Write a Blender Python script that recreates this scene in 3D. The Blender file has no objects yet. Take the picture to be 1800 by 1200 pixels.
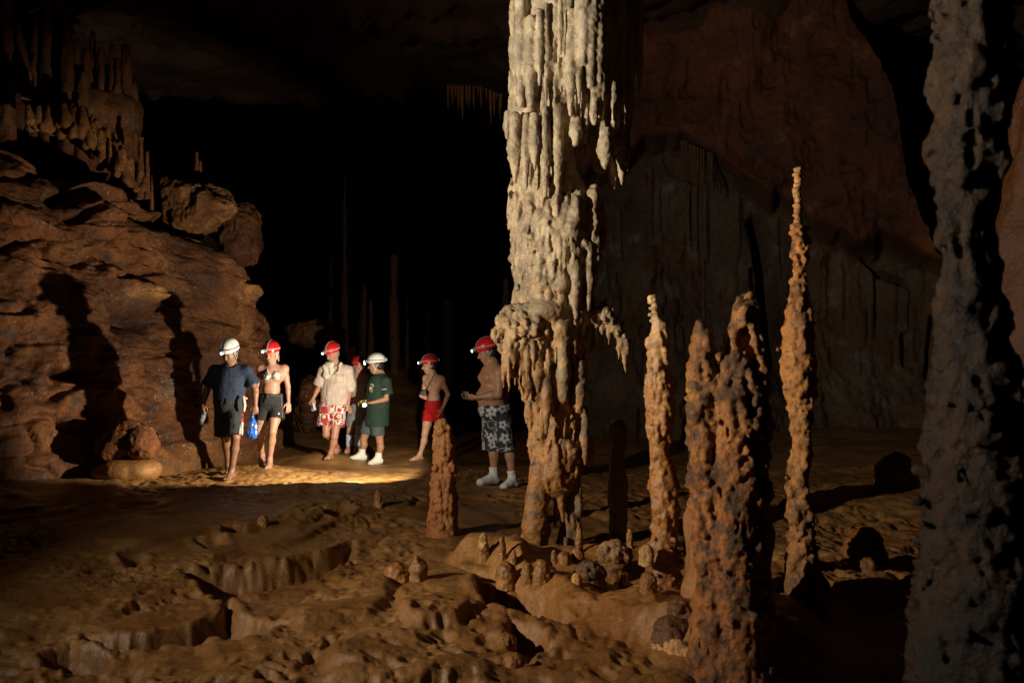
import bpy, math, random
import numpy as np
from math import radians, pi, sin, cos, sqrt

sc = bpy.context.scene
col = sc.collection
random.seed(7)
RNG = np.random.default_rng(11)

# ------------------------------------------------------------------ camera
H_EYE = 1.45
HY = 640.0            # eye-level line of the photograph, used to turn measurements into metres
FPX = 1500.0
cam_d = bpy.data.cameras.new('camera')
cam = bpy.data.objects.new('camera', cam_d); col.objects.link(cam)
cam.location = (0, 0, H_EYE); cam.rotation_euler = (radians(90), 0, 0)
cam_d.sensor_width = 36.0; cam_d.lens = 30.0
cam_d.shift_y = 40.0/1800.0
cam_d.clip_start = 0.05; cam_d.clip_end = 200
cam_d.dof.use_dof = True; cam_d.dof.focus_distance = 8.5; cam_d.dof.aperture_fstop = 3.1
sc.camera = cam

# ------------------------------------------------------------------ world: a cave, almost no light
w = bpy.data.worlds.new('World'); sc.world = w; w.use_nodes = True
bg = w.node_tree.nodes['Background']
bg.inputs[0].default_value = (1.0, 0.72, 0.42, 1); bg.inputs[1].default_value = 0.0012

sc.view_settings.view_transform = 'Standard'
sc.view_settings.look = 'None'
sc.view_settings.exposure = 0.0
sc.view_settings.gamma = 1.0
sc.view_settings.use_curve_mapping = False
sc.cycles.max_bounces = 4
sc.cycles.diffuse_bounces = 2
sc.cycles.glossy_bounces = 2
sc.cycles.use_denoising = True

def flash(name, loc, aim, energy, color, size, soft, blend):
    """a flash head: a real spot lamp"""
    L = bpy.data.lights.new(name, 'SPOT')
    L.energy = energy; L.color = color; L.spot_size = radians(size); L.spot_blend = blend
    L.shadow_soft_size = soft
    o = bpy.data.objects.new(name, L); col.objects.link(o)
    o.location = loc
    from mathutils import Vector
    o.rotation_euler = (Vector(aim)-Vector(loc)).to_track_quat('-Z', 'Y').to_euler()
    return o
# beam from the left of the photographer onto the columns
LA = flash('flash_left', (-5.3, 2.2, 2.75), (0.8, 6.1, 4.1), 2550, (1.0, 0.90, 0.74), 110, 0.03, 1.0)
# beam of the flash standing low on the floor behind the short stalagmite, onto the walkers
LB = flash('flash_floor', (-0.9, 9.75, 0.86), (-4.4, 13.25, 0.75), 960, (1.0, 0.89, 0.73), 84, 0.03, 0.28)
# ------------------------------------------------------------------ helpers
def P(px, py, d):
    """point that measures (px, py) in the photograph when it stands d metres away"""
    return np.array([(px-900.0)/FPX*d, d, H_EYE+(HY-py)/FPX*d])

_T = RNG.random((64, 64, 64)).astype(np.float32)
def vnoise(p, s=1.0, off=0.0):
    q = np.asarray(p, dtype=np.float64)*s+off+100.0
    i = np.floor(q).astype(np.int64); f = (q-i).astype(np.float32)
    f = f*f*f*(f*(f*6-15)+10)
    i0 = i & 63; i1 = (i+1) & 63
    x0, y0, z0 = i0[..., 0], i0[..., 1], i0[..., 2]; x1, y1, z1 = i1[..., 0], i1[..., 1], i1[..., 2]
    fx, fy, fz = f[..., 0], f[..., 1], f[..., 2]
    a = _T[x0, y0, z0]*(1-fx)+_T[x1, y0, z0]*fx
    b = _T[x0, y1, z0]*(1-fx)+_T[x1, y1, z0]*fx
    c = _T[x0, y0, z1]*(1-fx)+_T[x1, y0, z1]*fx
    d = _T[x0, y1, z1]*(1-fx)+_T[x1, y1, z1]*fx
    a = a*(1-fy)+b*fy; c = c*(1-fy)+d*fy
    return (a*(1-fz)+c*fz)*2-1
def fbm(p, s=1.0, o=4, g=0.5, off=0.0):
    r = 0; a = 1.0; n = 0
    for k in range(o):
        r = r+a*vnoise(p, s, off+17.3*k); n += a; a *= g; s *= 2.03
    return r/n
def ridged(p, s=1.0, o=4, g=0.5, off=0.0):
    r = 0; a = 1.0; n = 0
    for k in range(o):
        r = r+a*(1-np.abs(vnoise(p, s, off+13.1*k))*2); n += a; a *= g; s *= 2.1
    return r/n
def cell(p, s=1.0, off=0.0):
    """distance to the nearest scattered point: rounded nodules"""
    q = np.asarray(p, dtype=np.float64)*s+off+200.0
    i = np.floor(q).astype(np.int64); f = q-i
    best = np.full(q.shape[:-1], 9.0)
    for dx in (-1, 0, 1):
        for dy in (-1, 0, 1):
            for dz in (-1, 0, 1):
                a = (i[..., 0]+dx) & 63; b = (i[..., 1]+dy) & 63; c = (i[..., 2]+dz) & 63
                ex = dx+_T[a, b, c]-f[..., 0]; ey = dy+_T[b, c, a]-f[..., 1]; ez = dz+_T[c, a, b]-f[..., 2]
                best = np.minimum(best, ex*ex+ey*ey+ez*ez)
    return np.sqrt(best)
def sstep(a, b, x):
    t = np.clip((x-a)/(b-a), 0, 1); return t*t*(3-2*t)
def interp(x, pts):
    return np.interp(x, [p[0] for p in pts], [p[1] for p in pts])

class Vox:
    """signed-distance grid: rounded solids melt together, then become one skin"""
    def __init__(s, lo, hi, h):
        s.lo = np.array(lo, float); s.h = h
        s.n = (np.ceil((np.array(hi)-s.lo)/h).astype(int)+1)
        s.d = np.full(tuple(s.n), 1.0, np.float32)
        s.ax = [(s.lo[k]+h*np.arange(s.n[k])).astype(np.float32) for k in range(3)]
    def _sub(s, lo, hi):
        a = np.clip(np.floor((lo-s.lo)/s.h).astype(int), 0, s.n); b = np.clip(np.ceil((hi-s.lo)/s.h).astype(int)+1, 0, s.n)
        if np.any(b <= a): return None
        return tuple(slice(int(a[k]), int(b[k])) for k in range(3))
    def _mix(s, sl, e, k, op):
        d = s.d[sl]
        if op == 'add':
            if k > 0:
                h = np.maximum(k-np.abs(d-e), 0)/k; s.d[sl] = np.minimum(d, e)-h*h*k*0.25
            else: s.d[sl] = np.minimum(d, e)
        else:
            if k > 0:
                h = np.maximum(k-np.abs(d+e), 0)/k; s.d[sl] = np.maximum(d, -e)+h*h*k*0.25
            else: s.d[sl] = np.maximum(d, -e)
    def cone(s, a, b, ra, rb, k=0.0, op='add'):
        a = np.asarray(a, float); b = np.asarray(b, float)
        m = max(ra, rb)+k+3*s.h
        sl = s._sub(np.minimum(a, b)-m, np.maximum(a, b)+m)
        if sl is None: return
        X = s.ax[0][sl[0]][:, None, None]-a[0]; Y = s.ax[1][sl[1]][None, :, None]-a[1]; Z = s.ax[2][sl[2]][None, None, :]-a[2]
        v = b-a; L = float(v@v)+1e-12
        t = np.clip((X*v[0]+Y*v[1]+Z*v[2])/L, 0, 1).astype(np.float32)
        e = np.sqrt((X-t*v[0])**2+(Y-t*v[1])**2+(Z-t*v[2])**2)-(ra+t*(rb-ra))
        s._mix(sl, e.astype(np.float32), k, op)
    def ell(s, c, r, k=0.0, op='add', R=None):
        c = np.asarray(c, float); r = np.asarray(r, float)
        m = float(max(r))+k+3*s.h
        sl = s._sub(c-m, c+m)
        if sl is None: return
        X = s.ax[0][sl[0]][:, None, None]-c[0]; Y = s.ax[1][sl[1]][None, :, None]-c[1]; Z = s.ax[2][sl[2]][None, None, :]-c[2]
        if R is None: q = (X, Y, Z)
        else: q = tuple(X*R[0][j]+Y*R[1][j]+Z*R[2][j] for j in range(3))      # columns of R = local axes
        k0 = np.sqrt((q[0]/r[0])**2+(q[1]/r[1])**2+(q[2]/r[2])**2)
        k1 = np.sqrt((q[0]/r[0]**2)**2+(q[1]/r[1]**2)**2+(q[2]/r[2]**2)**2)+1e-9
        s._mix(sl, (k0*(k0-1)/k1).astype(np.float32), k, op)
    def plane(s, p, n):
        """keep only the side the normal points away from"""
        n = np.asarray(n, float); n = n/np.linalg.norm(n); p = np.asarray(p, float)
        e = (s.ax[0][:, None, None]-p[0])*n[0]+(s.ax[1][None, :, None]-p[1])*n[1]+(s.ax[2][None, None, :]-p[2])*n[2]
        s.d = np.maximum(s.d, e.astype(np.float32))
    def mesh(s):
        d = s.d.copy(); d[0] = 1; d[-1] = 1; d[:, 0] = 1; d[:, -1] = 1; d[:, :, 0] = 1; d[:, :, -1] = 1
        I = d < 0
        c = np.zeros(tuple(s.n-1), np.uint8)
        for a in (0, 1):
            for b in (0, 1):
                for e in (0, 1):
                    c += I[a:a+s.n[0]-1, b:b+s.n[1]-1, e:e+s.n[2]-1]
        ii, jj, kk = np.nonzero((c > 0) & (c < 8))
        idx = np.full(c.shape, -1, np.int32); idx[ii, jj, kk] = np.arange(len(ii), dtype=np.int32)
        pos = np.zeros((len(ii), 3)); cnt = np.zeros(len(ii))
        base = np.stack([ii, jj, kk], 1)
        for ax in range(3):
            o1, o2 = [q for q in range(3) if q != ax]
            for u in (0, 1):
                for v in (0, 1):
                    A = base.copy(); A[:, o1] += u; A[:, o2] += v
                    B = A.copy(); B[:, ax] += 1
                    va = d[A[:, 0], A[:, 1], A[:, 2]]; vb = d[B[:, 0], B[:, 1], B[:, 2]]
                    cr = (va < 0) != (vb < 0)
                    t = np.where(cr, va/np.where(cr, va-vb, 1), 0)
                    pt = A.astype(float); pt[:, ax] += t
                    pos[cr] += pt[cr]; cnt[cr] += 1
        V = pos/cnt[:, None]*s.h+s.lo
        Q = []
        for ax in range(3):
            o1, o2 = [(1, 2), (2, 0), (0, 1)][ax]
            sa = [slice(0, None)]*3; sb = [slice(0, None)]*3
            sa[ax] = slice(0, -1); sb[ax] = slice(1, None)
            A = I[tuple(sa)]; B = I[tuple(sb)]
            e = np.stack(np.nonzero(A != B), 1)
            ok = (e[:, o1] > 0) & (e[:, o2] > 0) & (e[:, o1] < s.n[o1]-1) & (e[:, o2] < s.n[o2]-1)
            e = e[ok]; ins = A[e[:, 0], e[:, 1], e[:, 2]]
            def g(a, b):
                f = e.copy(); f[:, o1] -= a; f[:, o2] -= b; return idx[f[:, 0], f[:, 1], f[:, 2]]
            q = np.stack([g(1, 1), g(0, 1), g(0, 0), g(1, 0)], 1)
            q[~ins] = q[~ins][:, ::-1]
            Q.append(q)
        Q = np.concatenate(Q); Q = Q[(Q >= 0).all(1)]
        return V, Q

def normals(V, Q):
    a = V[Q[:, 2]]-V[Q[:, 0]]; b = V[Q[:, 3]]-V[Q[:, 1]]
    n = np.cross(a, b); N = np.zeros_like(V)
    for k in range(3):
        for j in range(4):
            N[:, k] += np.bincount(Q[:, j], n[:, k], len(V))
    return N/(np.linalg.norm(N, axis=1)[:, None]+1e-12)
def relax(V, Q, it=1, f=0.5):
    for _ in range(it):
        S = np.zeros_like(V); C = np.zeros(len(V))
        for j in range(4):
            a = Q[:, j]; b = Q[:, (j+1) % 4]
            for k in range(3): S[:, k] += np.bincount(a, V[b, k], len(V))+np.bincount(b, V[a, k], len(V))
            C += np.bincount(a, minlength=len(V))+np.bincount(b, minlength=len(V))
        V = V*(1-f)+f*S/np.maximum(C, 1)[:, None]
    return V

def mesh_obj(name, V, Q, mat, parent=None, origin=(0, 0, 0), colors=None, smooth=True, mats=None, midx=None):
    V = np.asarray(V, dtype=np.float64)-np.asarray(origin, float)
    Q = np.asarray(Q, dtype=np.int32)
    me = bpy.data.meshes.new(name)
    me.vertices.add(len(V)); me.vertices.foreach_set('co', V.astype(np.float32).ravel())
    k = Q.shape[1]
    me.loops.add(Q.size); me.loops.foreach_set('vertex_index', Q.ravel())
    me.polygons.add(len(Q)); me.polygons.foreach_set('loop_start', np.arange(0, Q.size, k, dtype=np.int32))
    me.polygons.foreach_set('loop_total', np.full(len(Q), k, np.int32))
    me.polygons.foreach_set('use_smooth', np.full(len(Q), smooth))
    if mat: me.materials.append(mat)
    if colors is not None:
        ca = me.color_attributes.new('tint', 'FLOAT_COLOR', 'POINT')
        c = np.ones((len(V), 4), np.float32); c[:, :colors.shape[1]] = colors
        ca.data.foreach_set('color', c.ravel())
    me.update(calc_edges=True); me.validate()
    o = bpy.data.objects.new(name, me); col.objects.link(o)
    if parent is not None: o.parent = parent
    return o

def tag(o, label=None, cat=None, group=None, kind=None):
    if label: o['label'] = label
    if cat: o['category'] = cat
    if group: o['group'] = group
    if kind: o['kind'] = kind
    return o
def empty(name, loc, label, cat, group=None):
    o = bpy.data.objects.new(name, None); col.objects.link(o); o.location = tuple(loc); o.empty_display_size = 0.1
    return tag(o, label, cat, group)
def grid_quads(nu, nv):
    i = np.arange(nu-1)[:, None]*nv+np.arange(nv-1)[None, :]
    return np.stack([i, i+nv, i+nv+1, i+1], -1).reshape(-1, 4)

# ------------------------------------------------------------------ materials
def new_mat(name):
    m = bpy.data.materials.new(name); m.use_nodes = True
    nt = m.node_tree; nt.nodes.clear()
    out = nt.nodes.new('ShaderNodeOutputMaterial'); b = nt.nodes.new('ShaderNodeBsdfPrincipled')
    nt.links.new(b.outputs[0], out.inputs[0])
    return m, nt, b
def tex(nt, kind, vec, scale, **kw):
    n = nt.nodes.new(kind); nt.links.new(vec, n.inputs['Vector'])
    n.inputs['Scale'].default_value = scale
    for k, v in kw.items(): n.inputs[k].default_value = v
    return n
def ramp(nt, fac, stops, interp='LINEAR'):
    n = nt.nodes.new('ShaderNodeValToRGB'); nt.links.new(fac, n.inputs[0]); n.color_ramp.interpolation = interp
    e = n.color_ramp.elements
    while len(e) < len(stops): e.new(0.5)
    for q, (p, c) in zip(e, stops): q.position = p; q.color = (*c, 1) if len(c) == 3 else c
    return n
def mixc(nt, fac, a, b, mode='MIX'):
    n = nt.nodes.new('ShaderNodeMix'); n.data_type = 'RGBA'; n.blend_type = mode
    for s, v in ((0, fac), (6, a), (7, b)):
        if hasattr(v, 'links'): nt.links.new(v, n.inputs[s])
        else: n.inputs[s].default_value = v if s == 0 else (*v, 1)
    return n.outputs[2]
def math_n(nt, op, a, b=None):
    n = nt.nodes.new('ShaderNodeMath'); n.operation = op
    for s, v in ((0, a), (1, b)):
        if v is None: continue
        if hasattr(v, 'links'): nt.links.new(v, n.inputs[s])
        else: n.inputs[s].default_value = v
    return n.outputs[0]
def rock_mat(name, c_lo, c_mid, c_hi, rough=0.6, scale=3.0, bump=0.35, grain=60.0, spark=0.0, wet=0.0, dark=None, darkamt=0.0, dist=0.012, tint=True):
    """stone: broad stains, speckle and grain; the mesh attribute 'tint' says which mineral coats it"""
    m, nt, b = new_mat(name)
    tc = nt.nodes.new('ShaderNodeTexCoord').outputs['Object']
    n1 = tex(nt, 'ShaderNodeTexNoise', tc, scale, Detail=9.0, Roughness=0.62)
    r = ramp(nt, n1.outputs[0], [(0.3, c_lo), (0.5, c_mid), (0.7, c_hi)])
    n2 = tex(nt, 'ShaderNodeTexNoise', tc, grain, Detail=6.0, Roughness=0.7)
    g = ramp(nt, n2.outputs[0], [(0.32, (0.62, 0.6, 0.58)), (0.68, (1.22, 1.2, 1.18))])
    c = mixc(nt, 1.0, r.outputs[0], g.outputs[0], 'MULTIPLY')
    if dark:
        n3 = tex(nt, 'ShaderNodeTexNoise', tc, scale*2.3, Detail=5.0, Roughness=0.6)
        f = ramp(nt, n3.outputs[0], [(0.62-darkamt*0.3, (0, 0, 0)), (0.74-darkamt*0.25, (1, 1, 1))])
        c = mixc(nt, f.outputs[0], c, dark)
    if spark > 0:
        n4 = tex(nt, 'ShaderNodeTexNoise', tc, 34.0, Detail=2.0, Roughness=0.5)
        n5 = tex(nt, 'ShaderNodeTexNoise', tc, 1.7, Detail=3.0)
        f = math_n(nt, 'MULTIPLY', ramp(nt, n4.outputs[0], [(0.64, (0, 0, 0)), (0.69, (1, 1, 1))]).outputs[0],
                   ramp(nt, n5.outputs[0], [(0.5, (0, 0, 0)), (0.62, (1, 1, 1))]).outputs[0])
        c = mixc(nt, math_n(nt, 'MULTIPLY', f, spark), c, (0.75, 0.68, 0.55))
    if tint:
        at = nt.nodes.new('ShaderNodeAttribute'); at.attribute_name = 'tint'
        c = mixc(nt, 1.0, c, at.outputs['Color'], 'MULTIPLY')
    nt.links.new(c, b.inputs['Base Color'])
    rr = ramp(nt, n1.outputs[0], [(0.35, (rough-wet,)*3), (0.65, (min(1, rough+0.12),)*3)])
    nt.links.new(rr.outputs[0], b.inputs['Roughness'])
    b.inputs['Specular IOR Level'].default_value = 0.35+0.5*wet
    bu = nt.nodes.new('ShaderNodeBump'); bu.inputs['Strength'].default_value = bump; bu.inputs['Distance'].default_value = dist
    h = math_n(nt, 'ADD', math_n(nt, 'MULTIPLY', n2.outputs[0], 0.6), math_n(nt, 'MULTIPLY', tex(nt, 'ShaderNodeTexNoise', tc, grain*0.35, Detail=4.0).outputs[0], 1.0))
    nt.links.new(h, bu.inputs['Height']); nt.links.new(bu.outputs[0], b.inputs['Normal'])
    return m
def plain_mat(name, c, rough=0.6, metal=0.0, emit=None, es=0.0, noise=0.12, nscale=40.0, bump=0.0, alpha=None, spec=0.5):
    m, nt, b = new_mat(name)
    tc = nt.nodes.new('ShaderNodeTexCoord').outputs['Object']
    n = tex(nt, 'ShaderNodeTexNoise', tc, nscale, Detail=4.0)
    r = ramp(nt, n.outputs[0], [(0.3, tuple(v*(1-noise) for v in c)), (0.7, tuple(min(1, v*(1+noise)) for v in c))])
    nt.links.new(r.outputs[0], b.inputs['Base Color'])
    b.inputs['Roughness'].default_value = rough; b.inputs['Metallic'].default_value = metal; b.inputs['Specular IOR Level'].default_value = spec
    if emit: b.inputs['Emission Color'].default_value = (*emit, 1); b.inputs['Emission Strength'].default_value = es
    if bump:
        bu = nt.nodes.new('ShaderNodeBump'); bu.inputs['Strength'].default_value = bump; bu.inputs['Distance'].default_value = 0.01
        nt.links.new(n.outputs[0], bu.inputs['Height']); nt.links.new(bu.outputs[0], b.inputs['Normal'])
    return m

MUD = rock_mat('mud_floor', (0.150, 0.066, 0.0165), (0.215, 0.101, 0.028), (0.30, 0.152, 0.048), rough=0.52, scale=2.2, bump=0.5, grain=44, wet=0.16, dist=0.014)
WALL = rock_mat('red_wall_rock', (0.060, 0.019, 0.005), (0.135, 0.047, 0.011), (0.25, 0.10, 0.028), rough=0.7, scale=1.6, bump=0.95, grain=24, spark=0.35, dark=(0.07, 0.045, 0.03), darkamt=0.15, dist=0.03)
CREAM = rock_mat('calcite', (0.5, 0.4, 0.28), (0.64, 0.53, 0.38), (0.74, 0.65, 0.5), rough=0.42, scale=7, bump=0.8, grain=95, wet=0.14, dist=0.010)
POPC = rock_mat('popcorn_calcite', (0.40, 0.225, 0.09), (0.54, 0.325, 0.135), (0.69, 0.46, 0.22), rough=0.5, scale=6, bump=1.0, grain=95, wet=0.16, dist=0.012)
WET = rock_mat('wet_calcite', (0.42, 0.25, 0.115), (0.55, 0.35, 0.17), (0.7, 0.49, 0.27), rough=0.40, scale=6, bump=0.9, grain=70, wet=0.26, dist=0.010)
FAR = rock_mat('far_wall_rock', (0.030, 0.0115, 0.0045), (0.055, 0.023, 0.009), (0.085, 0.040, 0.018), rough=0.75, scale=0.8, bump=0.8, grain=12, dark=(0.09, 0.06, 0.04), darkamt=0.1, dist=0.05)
# ------------------------------------------------------------------ the cave floor
def gp(px, py):            # floor point under a measured pixel, for a level floor
    D = FPX*H_EYE/(py-HY); return ((px-900)/FPX*D, D)
def poly_sdf(x, y, poly):
    pts = [gp(*p) for p in poly]
    best = np.full(x.shape, 1e9); ins = np.zeros(x.shape, bool)
    for i in range(len(pts)):
        ax, ay = pts[i]; bx, by = pts[(i+1) % len(pts)]
        ex, ey = bx-ax, by-ay; wx, wy = x-ax, y-ay
        t = np.clip((wx*ex+wy*ey)/(ex*ex+ey*ey), 0, 1)
        best = np.minimum(best, (wx-t*ex)**2+(wy-t*ey)**2)
        c = ((ay <= y) & (by > y)) | ((by <= y) & (ay > y))
        xc = ax+(y-ay)/(ey if abs(ey) > 1e-9 else 1e-9)*ex
        ins ^= c & (x < xc)
    d = np.sqrt(best)
    return np.where(ins, -d, d)
PITS = [  # outline on the floor, depth, how hard the rim is
    ([(325,1000),(415,992),(500,984),(590,966),(618,952),(608,985),(565,1012),(545,1022),(480,1028),(400,1048),(365,1032),(335,1010)], 0.19, 0.05),
    ([(150,1106),(230,1108),(300,1099),(360,1086),(390,1074),(398,1056),(408,1072),(430,1082),(470,1096),(505,1103),(440,1124),(400,1126),(330,1124),(260,1130),(200,1133),(155,1122)], 0.14, 0.035),
    ([(65,1140),(120,1130),(160,1138),(196,1150),(190,1162),(150,1168),(90,1162)], 0.12, 0.02),
    ([(805,1000),(870,1014),(905,1045),(965,1072),(1020,1108),(1080,1138),(1165,1170),(1260,1192),(1420,1190),(1420,1040),(1250,1000),(1100,985),(960,985),(860,978),(812,985)], -0.13, 0.11),
    ([(835,1046),(900,1055),(960,1080),(1005,1116),(985,1122),(930,1102),(880,1092),(845,1078)], 0.14, 0.03),
    ([(900,1122),(945,1133),(972,1165),(930,1172),(905,1160),(895,1140)], 0.12, 0.03),
    ([(560,905),(610,900),(625,908),(590,918)], 0.06, 0.02),
    ([(385,938),(430,935),(425,946),(395,948)], 0.08, 0.02),
    ([(345,955),(390,950),(400,962),(360,970)], 0.05, 0.02),
    ([(215,985),(250,980),(255,1000),(225,1003)], 0.05, 0.02),
    ([(800,995),(850,990),(930,1008),(925,1035),(890,1040),(810,1025)], -0.07, 0.05),
    ([(700,1068),(740,1034),(800,1022),(846,1046),(850,1086),(805,1116),(740,1124),(706,1100)], -0.06, 0.035),
    ([(560,1048),(680,1035),(690,1070),(640,1100),(530,1110),(505,1080)], -0.05, 0.04),
    ([(560,1150),(680,1130),(760,1150),(900,1185),(840,1215),(600,1215)], -0.05, 0.06),
]
ANCH = []   # (x, y, z, radius): where the photograph fixes the height of the floor
def anchor(px, py, d, r=0.28):
    p = P(px, py, d); ANCH.append((p[0], p[1], p[2], r))
def bump2(x, y, cx, cy, rx, ry): return np.exp(-((x-cx)/rx)**2-((y-cy)/ry)**2)
def ground_raw(x, y):
    x = np.asarray(x, float); y = np.asarray(y, float)
    p = np.stack([x, y, np.zeros_like(x)], -1)
    fade = sstep(16, 9, y)
    wx = fbm(p, 0.9, 3, off=3); wy = fbm(p, 0.9, 3, off=41)
    pw = p.copy(); pw[..., 0] += wx*0.35; pw[..., 1] += wy*0.35
    z = 0.05*fbm(p, 0.35, 2, off=9)
    # rimstone terraces
    q = (fbm(pw*np.array([1, 0.8, 1]), 0.55, 3, off=77)*0.5+0.5)*9
    fr = q-np.floor(q)
    near = sstep(10.6, 9.0, y)
    z = z+(np.floor(q)+sstep(0.78, 1.0, fr))*0.032*(0.35+0.65*near)-0.13
    # scalloped, worm-eaten surface, stronger in patches
    s1 = ridged(pw*np.array([1, 1.25, 1]), 3.4, 3, 0.5, off=5)
    patch = np.maximum(sstep(-0.35, 0.25, fbm(p, 0.7, 2, off=55)), .95*sstep(5.3, 4.6, y)*sstep(1.2, .2, x))
    for cx_, cy_, rx_, ry_ in (gp(270, 1082)+(1.0, .35), gp(500, 955)+(1.0, .6), gp(230, 930)+(2.2, 1.2), gp(330, 1150)+(.5, .25), gp(560, 1040)+(.45, .35)): patch = patch*(1-.85*bump2(x, y, cx_, cy_, rx_, ry_))
    z = z+0.012*(s1)*(0.25+0.75*patch)*(0.3+0.7*fade)
    c = cell(pw*np.array([1, 1.3, 1]), 5.5, off=9)
    z = z-0.042*sstep(0.42, 0.20, c)*patch*fade*(0.5+0.5*near)
    z = z-0.034*sstep(0.42, 0.15, cell(pw*np.array([1, 1.5, 1]), 10.5, off=31))*patch*fade-0.009*sstep(0.4, 0.2, cell(pw*np.array([1, 1.4, 1]), 21, off=81))*patch*sstep(11, 8, y)
    z = z+0.006*fbm(p, 7, 4, 0.62, off=71)*(0.3+fade)+0.010*(np.abs(vnoise(pw, 5.2, 91))*2-.6)*fade+0.016*fbm(pw, 1.9, 3, off=29)*fade
    z = z-0.032*sstep(0.11, 0.02, np.abs(vnoise(pw*np.array([1, 1.2, 1]), 3.3, 111)))*patch*fade*sstep(-.2, .3, vnoise(p, 2.2, 8))
    # flowstone mound that carries the columns
    m = bump2(x, y, 0.75, 5.35, 1.0, 1.15)*0.15+bump2(x, y, 0.1, 6.6, 0.8, 0.6)*0.05+bump2(x, y, 1.2, 4.1, .55, .8)*0.12
    z = z*(1-0.65*np.clip(m*7, 0, 1))+m
    z = z+np.clip(m*7, 0, 1)*(0.10*(0.45-cell(p*np.array([1, .8, 1]), 3.3, off=2))+0.045*(0.4-cell(p, 7.5, off=12))+.01*fbm(p*np.array([1, .3, 1]), 16, 2))
    # pits and plates
    sel = (y < 9.5)
    for poly, dep, soft in PITS:
        g = [gp(*a) for a in poly]; x0 = min(a[0] for a in g)-.4; x1 = max(a[0] for a in g)+.4; y0 = min(a[1] for a in g)-.4; y1 = max(a[1] for a in g)+.4
        mk = (x > x0) & (x < x1) & (y > y0) & (y < y1)
        if not np.any(mk): continue
        xx, yy = x[mk], y[mk]
        pp = np.stack([xx, yy, 0*xx], -1)
        sd = poly_sdf(xx+0.02*vnoise(pp, 9), yy+0.02*vnoise(pp, 9, 40), poly)+0.01*vnoise(pp, 22)
        dd = -dep*sstep(soft, -soft, sd)
        if dep > 0: dd = dd+0.018*np.exp(-(sd-soft-0.02)**2/0.0016)
        z[mk] = z[mk]+dd
    # towards the side walls and the far end the floor climbs
    z = z+1.9*np.exp(-((x+5.5)/4.5)**2-((y-25)/4.5)**2)*(1+.2*fbm(p, 0.8, 3, off=4))
    z = z+0.35*sstep(-4.9, -7.5, x)+0.02*np.clip(y-14, 0, 100)+0.25*sstep(3.0, 7, x)*sstep(5, 9, y)
    return z
_off = None
def ground(x, y):
    x = np.atleast_1d(np.asarray(x, float)); y = np.atleast_1d(np.asarray(y, float))
    z = ground_raw(x, y)
    for (ax, ay, az, ar), dz in zip(ANCH, _off):
        r2 = ((x-ax)**2+(y-ay)**2)/ar**2
        z = z+dz*np.exp(-r2)
    return z
def gz(x, y): return float(ground(x, y)[0])
def solve_anchors():
    global _off
    n = len(ANCH)
    A = np.array([[math.exp(-((a[0]-b[0])**2+(a[1]-b[1])**2)/b[3]**2) for b in ANCH] for a in ANCH])
    t = np.array([a[2] for a in ANCH])-ground_raw(np.array([a[0] for a in ANCH]), np.array([a[1] for a in ANCH]))
    _off = np.linalg.solve(A+np.eye(n)*0.02, t)
# feet of the people, bases of the stalagmites
for a in [(403,840,10.7,.8),(472,820,11.6,.8),(457,817,11.6,.8),(577,806,13.3,.7),(590,798,13.5,.7),(630,809,13.65,.8),(660,815,13.55,.7),
          (621,795,14.6,.8),(737,806,14.1,.8),(775,808,14.2,.8),(858,852,10.4,.8),(895,857,10.25,.8),
          (560,846,10.5,.8),(680,846,10.5,.8),(460,848,10.45,.8),(300,846,10.5,.8),(180,842,10.6,.8),
          (780,928,7.55,.8),(1165,1040,5.35,.7),(970,975,6.5,.8)]:
    anchor(*a)
solve_anchors()

def build_floor():
    ys = [2.0]
    while ys[-1] < 46:
        yv = ys[-1]
        ys.append(yv+max(0.0036*yv*(1.0 if yv < 12 else 1.0+(yv-12)*0.5), 0.009))
    ys = np.array(ys)
    t = np.concatenate([np.linspace(-0.95, -0.645, 24), np.linspace(-0.64, 0.64, 600), np.linspace(0.645, 0.95, 24)])
    # columns of the sheet fan out with distance, plus a flat skirt on both sides
    Y = np.repeat(ys[:, None], len(t), 1); X = Y*t[None, :]
    Z = ground(X.ravel(), Y.ravel()).reshape(X.shape)
    # walls of the pits lean: shift nothing, only keep the sheet continuous
    V = np.stack([X, Y, Z], -1).reshape(-1, 3)
    Q = grid_quads(len(ys), len(t))[:, ::-1]
    pal = np.stack([sstep(-0.3, 0.5, fbm(V, 1.1, 4, off=88))]*3, 1)
    colr = np.array([[0.86, 0.80, 0.74]])*(1-pal)+np.array([[1.18, 1.22, 1.3]])*pal
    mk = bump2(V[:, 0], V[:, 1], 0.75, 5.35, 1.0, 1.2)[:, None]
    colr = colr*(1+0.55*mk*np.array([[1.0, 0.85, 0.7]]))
    lit_pool = bump2(V[:, 0], V[:, 1], -3.0, 11.6, 3.2, 1.9)[:, None]; colr = colr*(1+lit_pool*np.array([[1.15, 1.4, 1.6]]))  # brighter light pool around the walkers, painted into the floor colour
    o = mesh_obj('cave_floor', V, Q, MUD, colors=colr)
    tag(o, kind='structure')
    # the floor behind and beside the photographer
    V = []; n = 24
    for i in range(n):
        for j in range(n):
            x = -16+36*i/(n-1); y = -9+10.98*j/(n-1)
            V.append((x, y, 0.06*math.sin(x*1.3)*math.cos(y*1.1)-0.03))
    o2 = mesh_obj('cave_floor', np.array(V), grid_quads(n, n), MUD, colors=np.ones((n*n, 3))); tag(o2, kind='structure')
    return o
build_floor()

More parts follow.
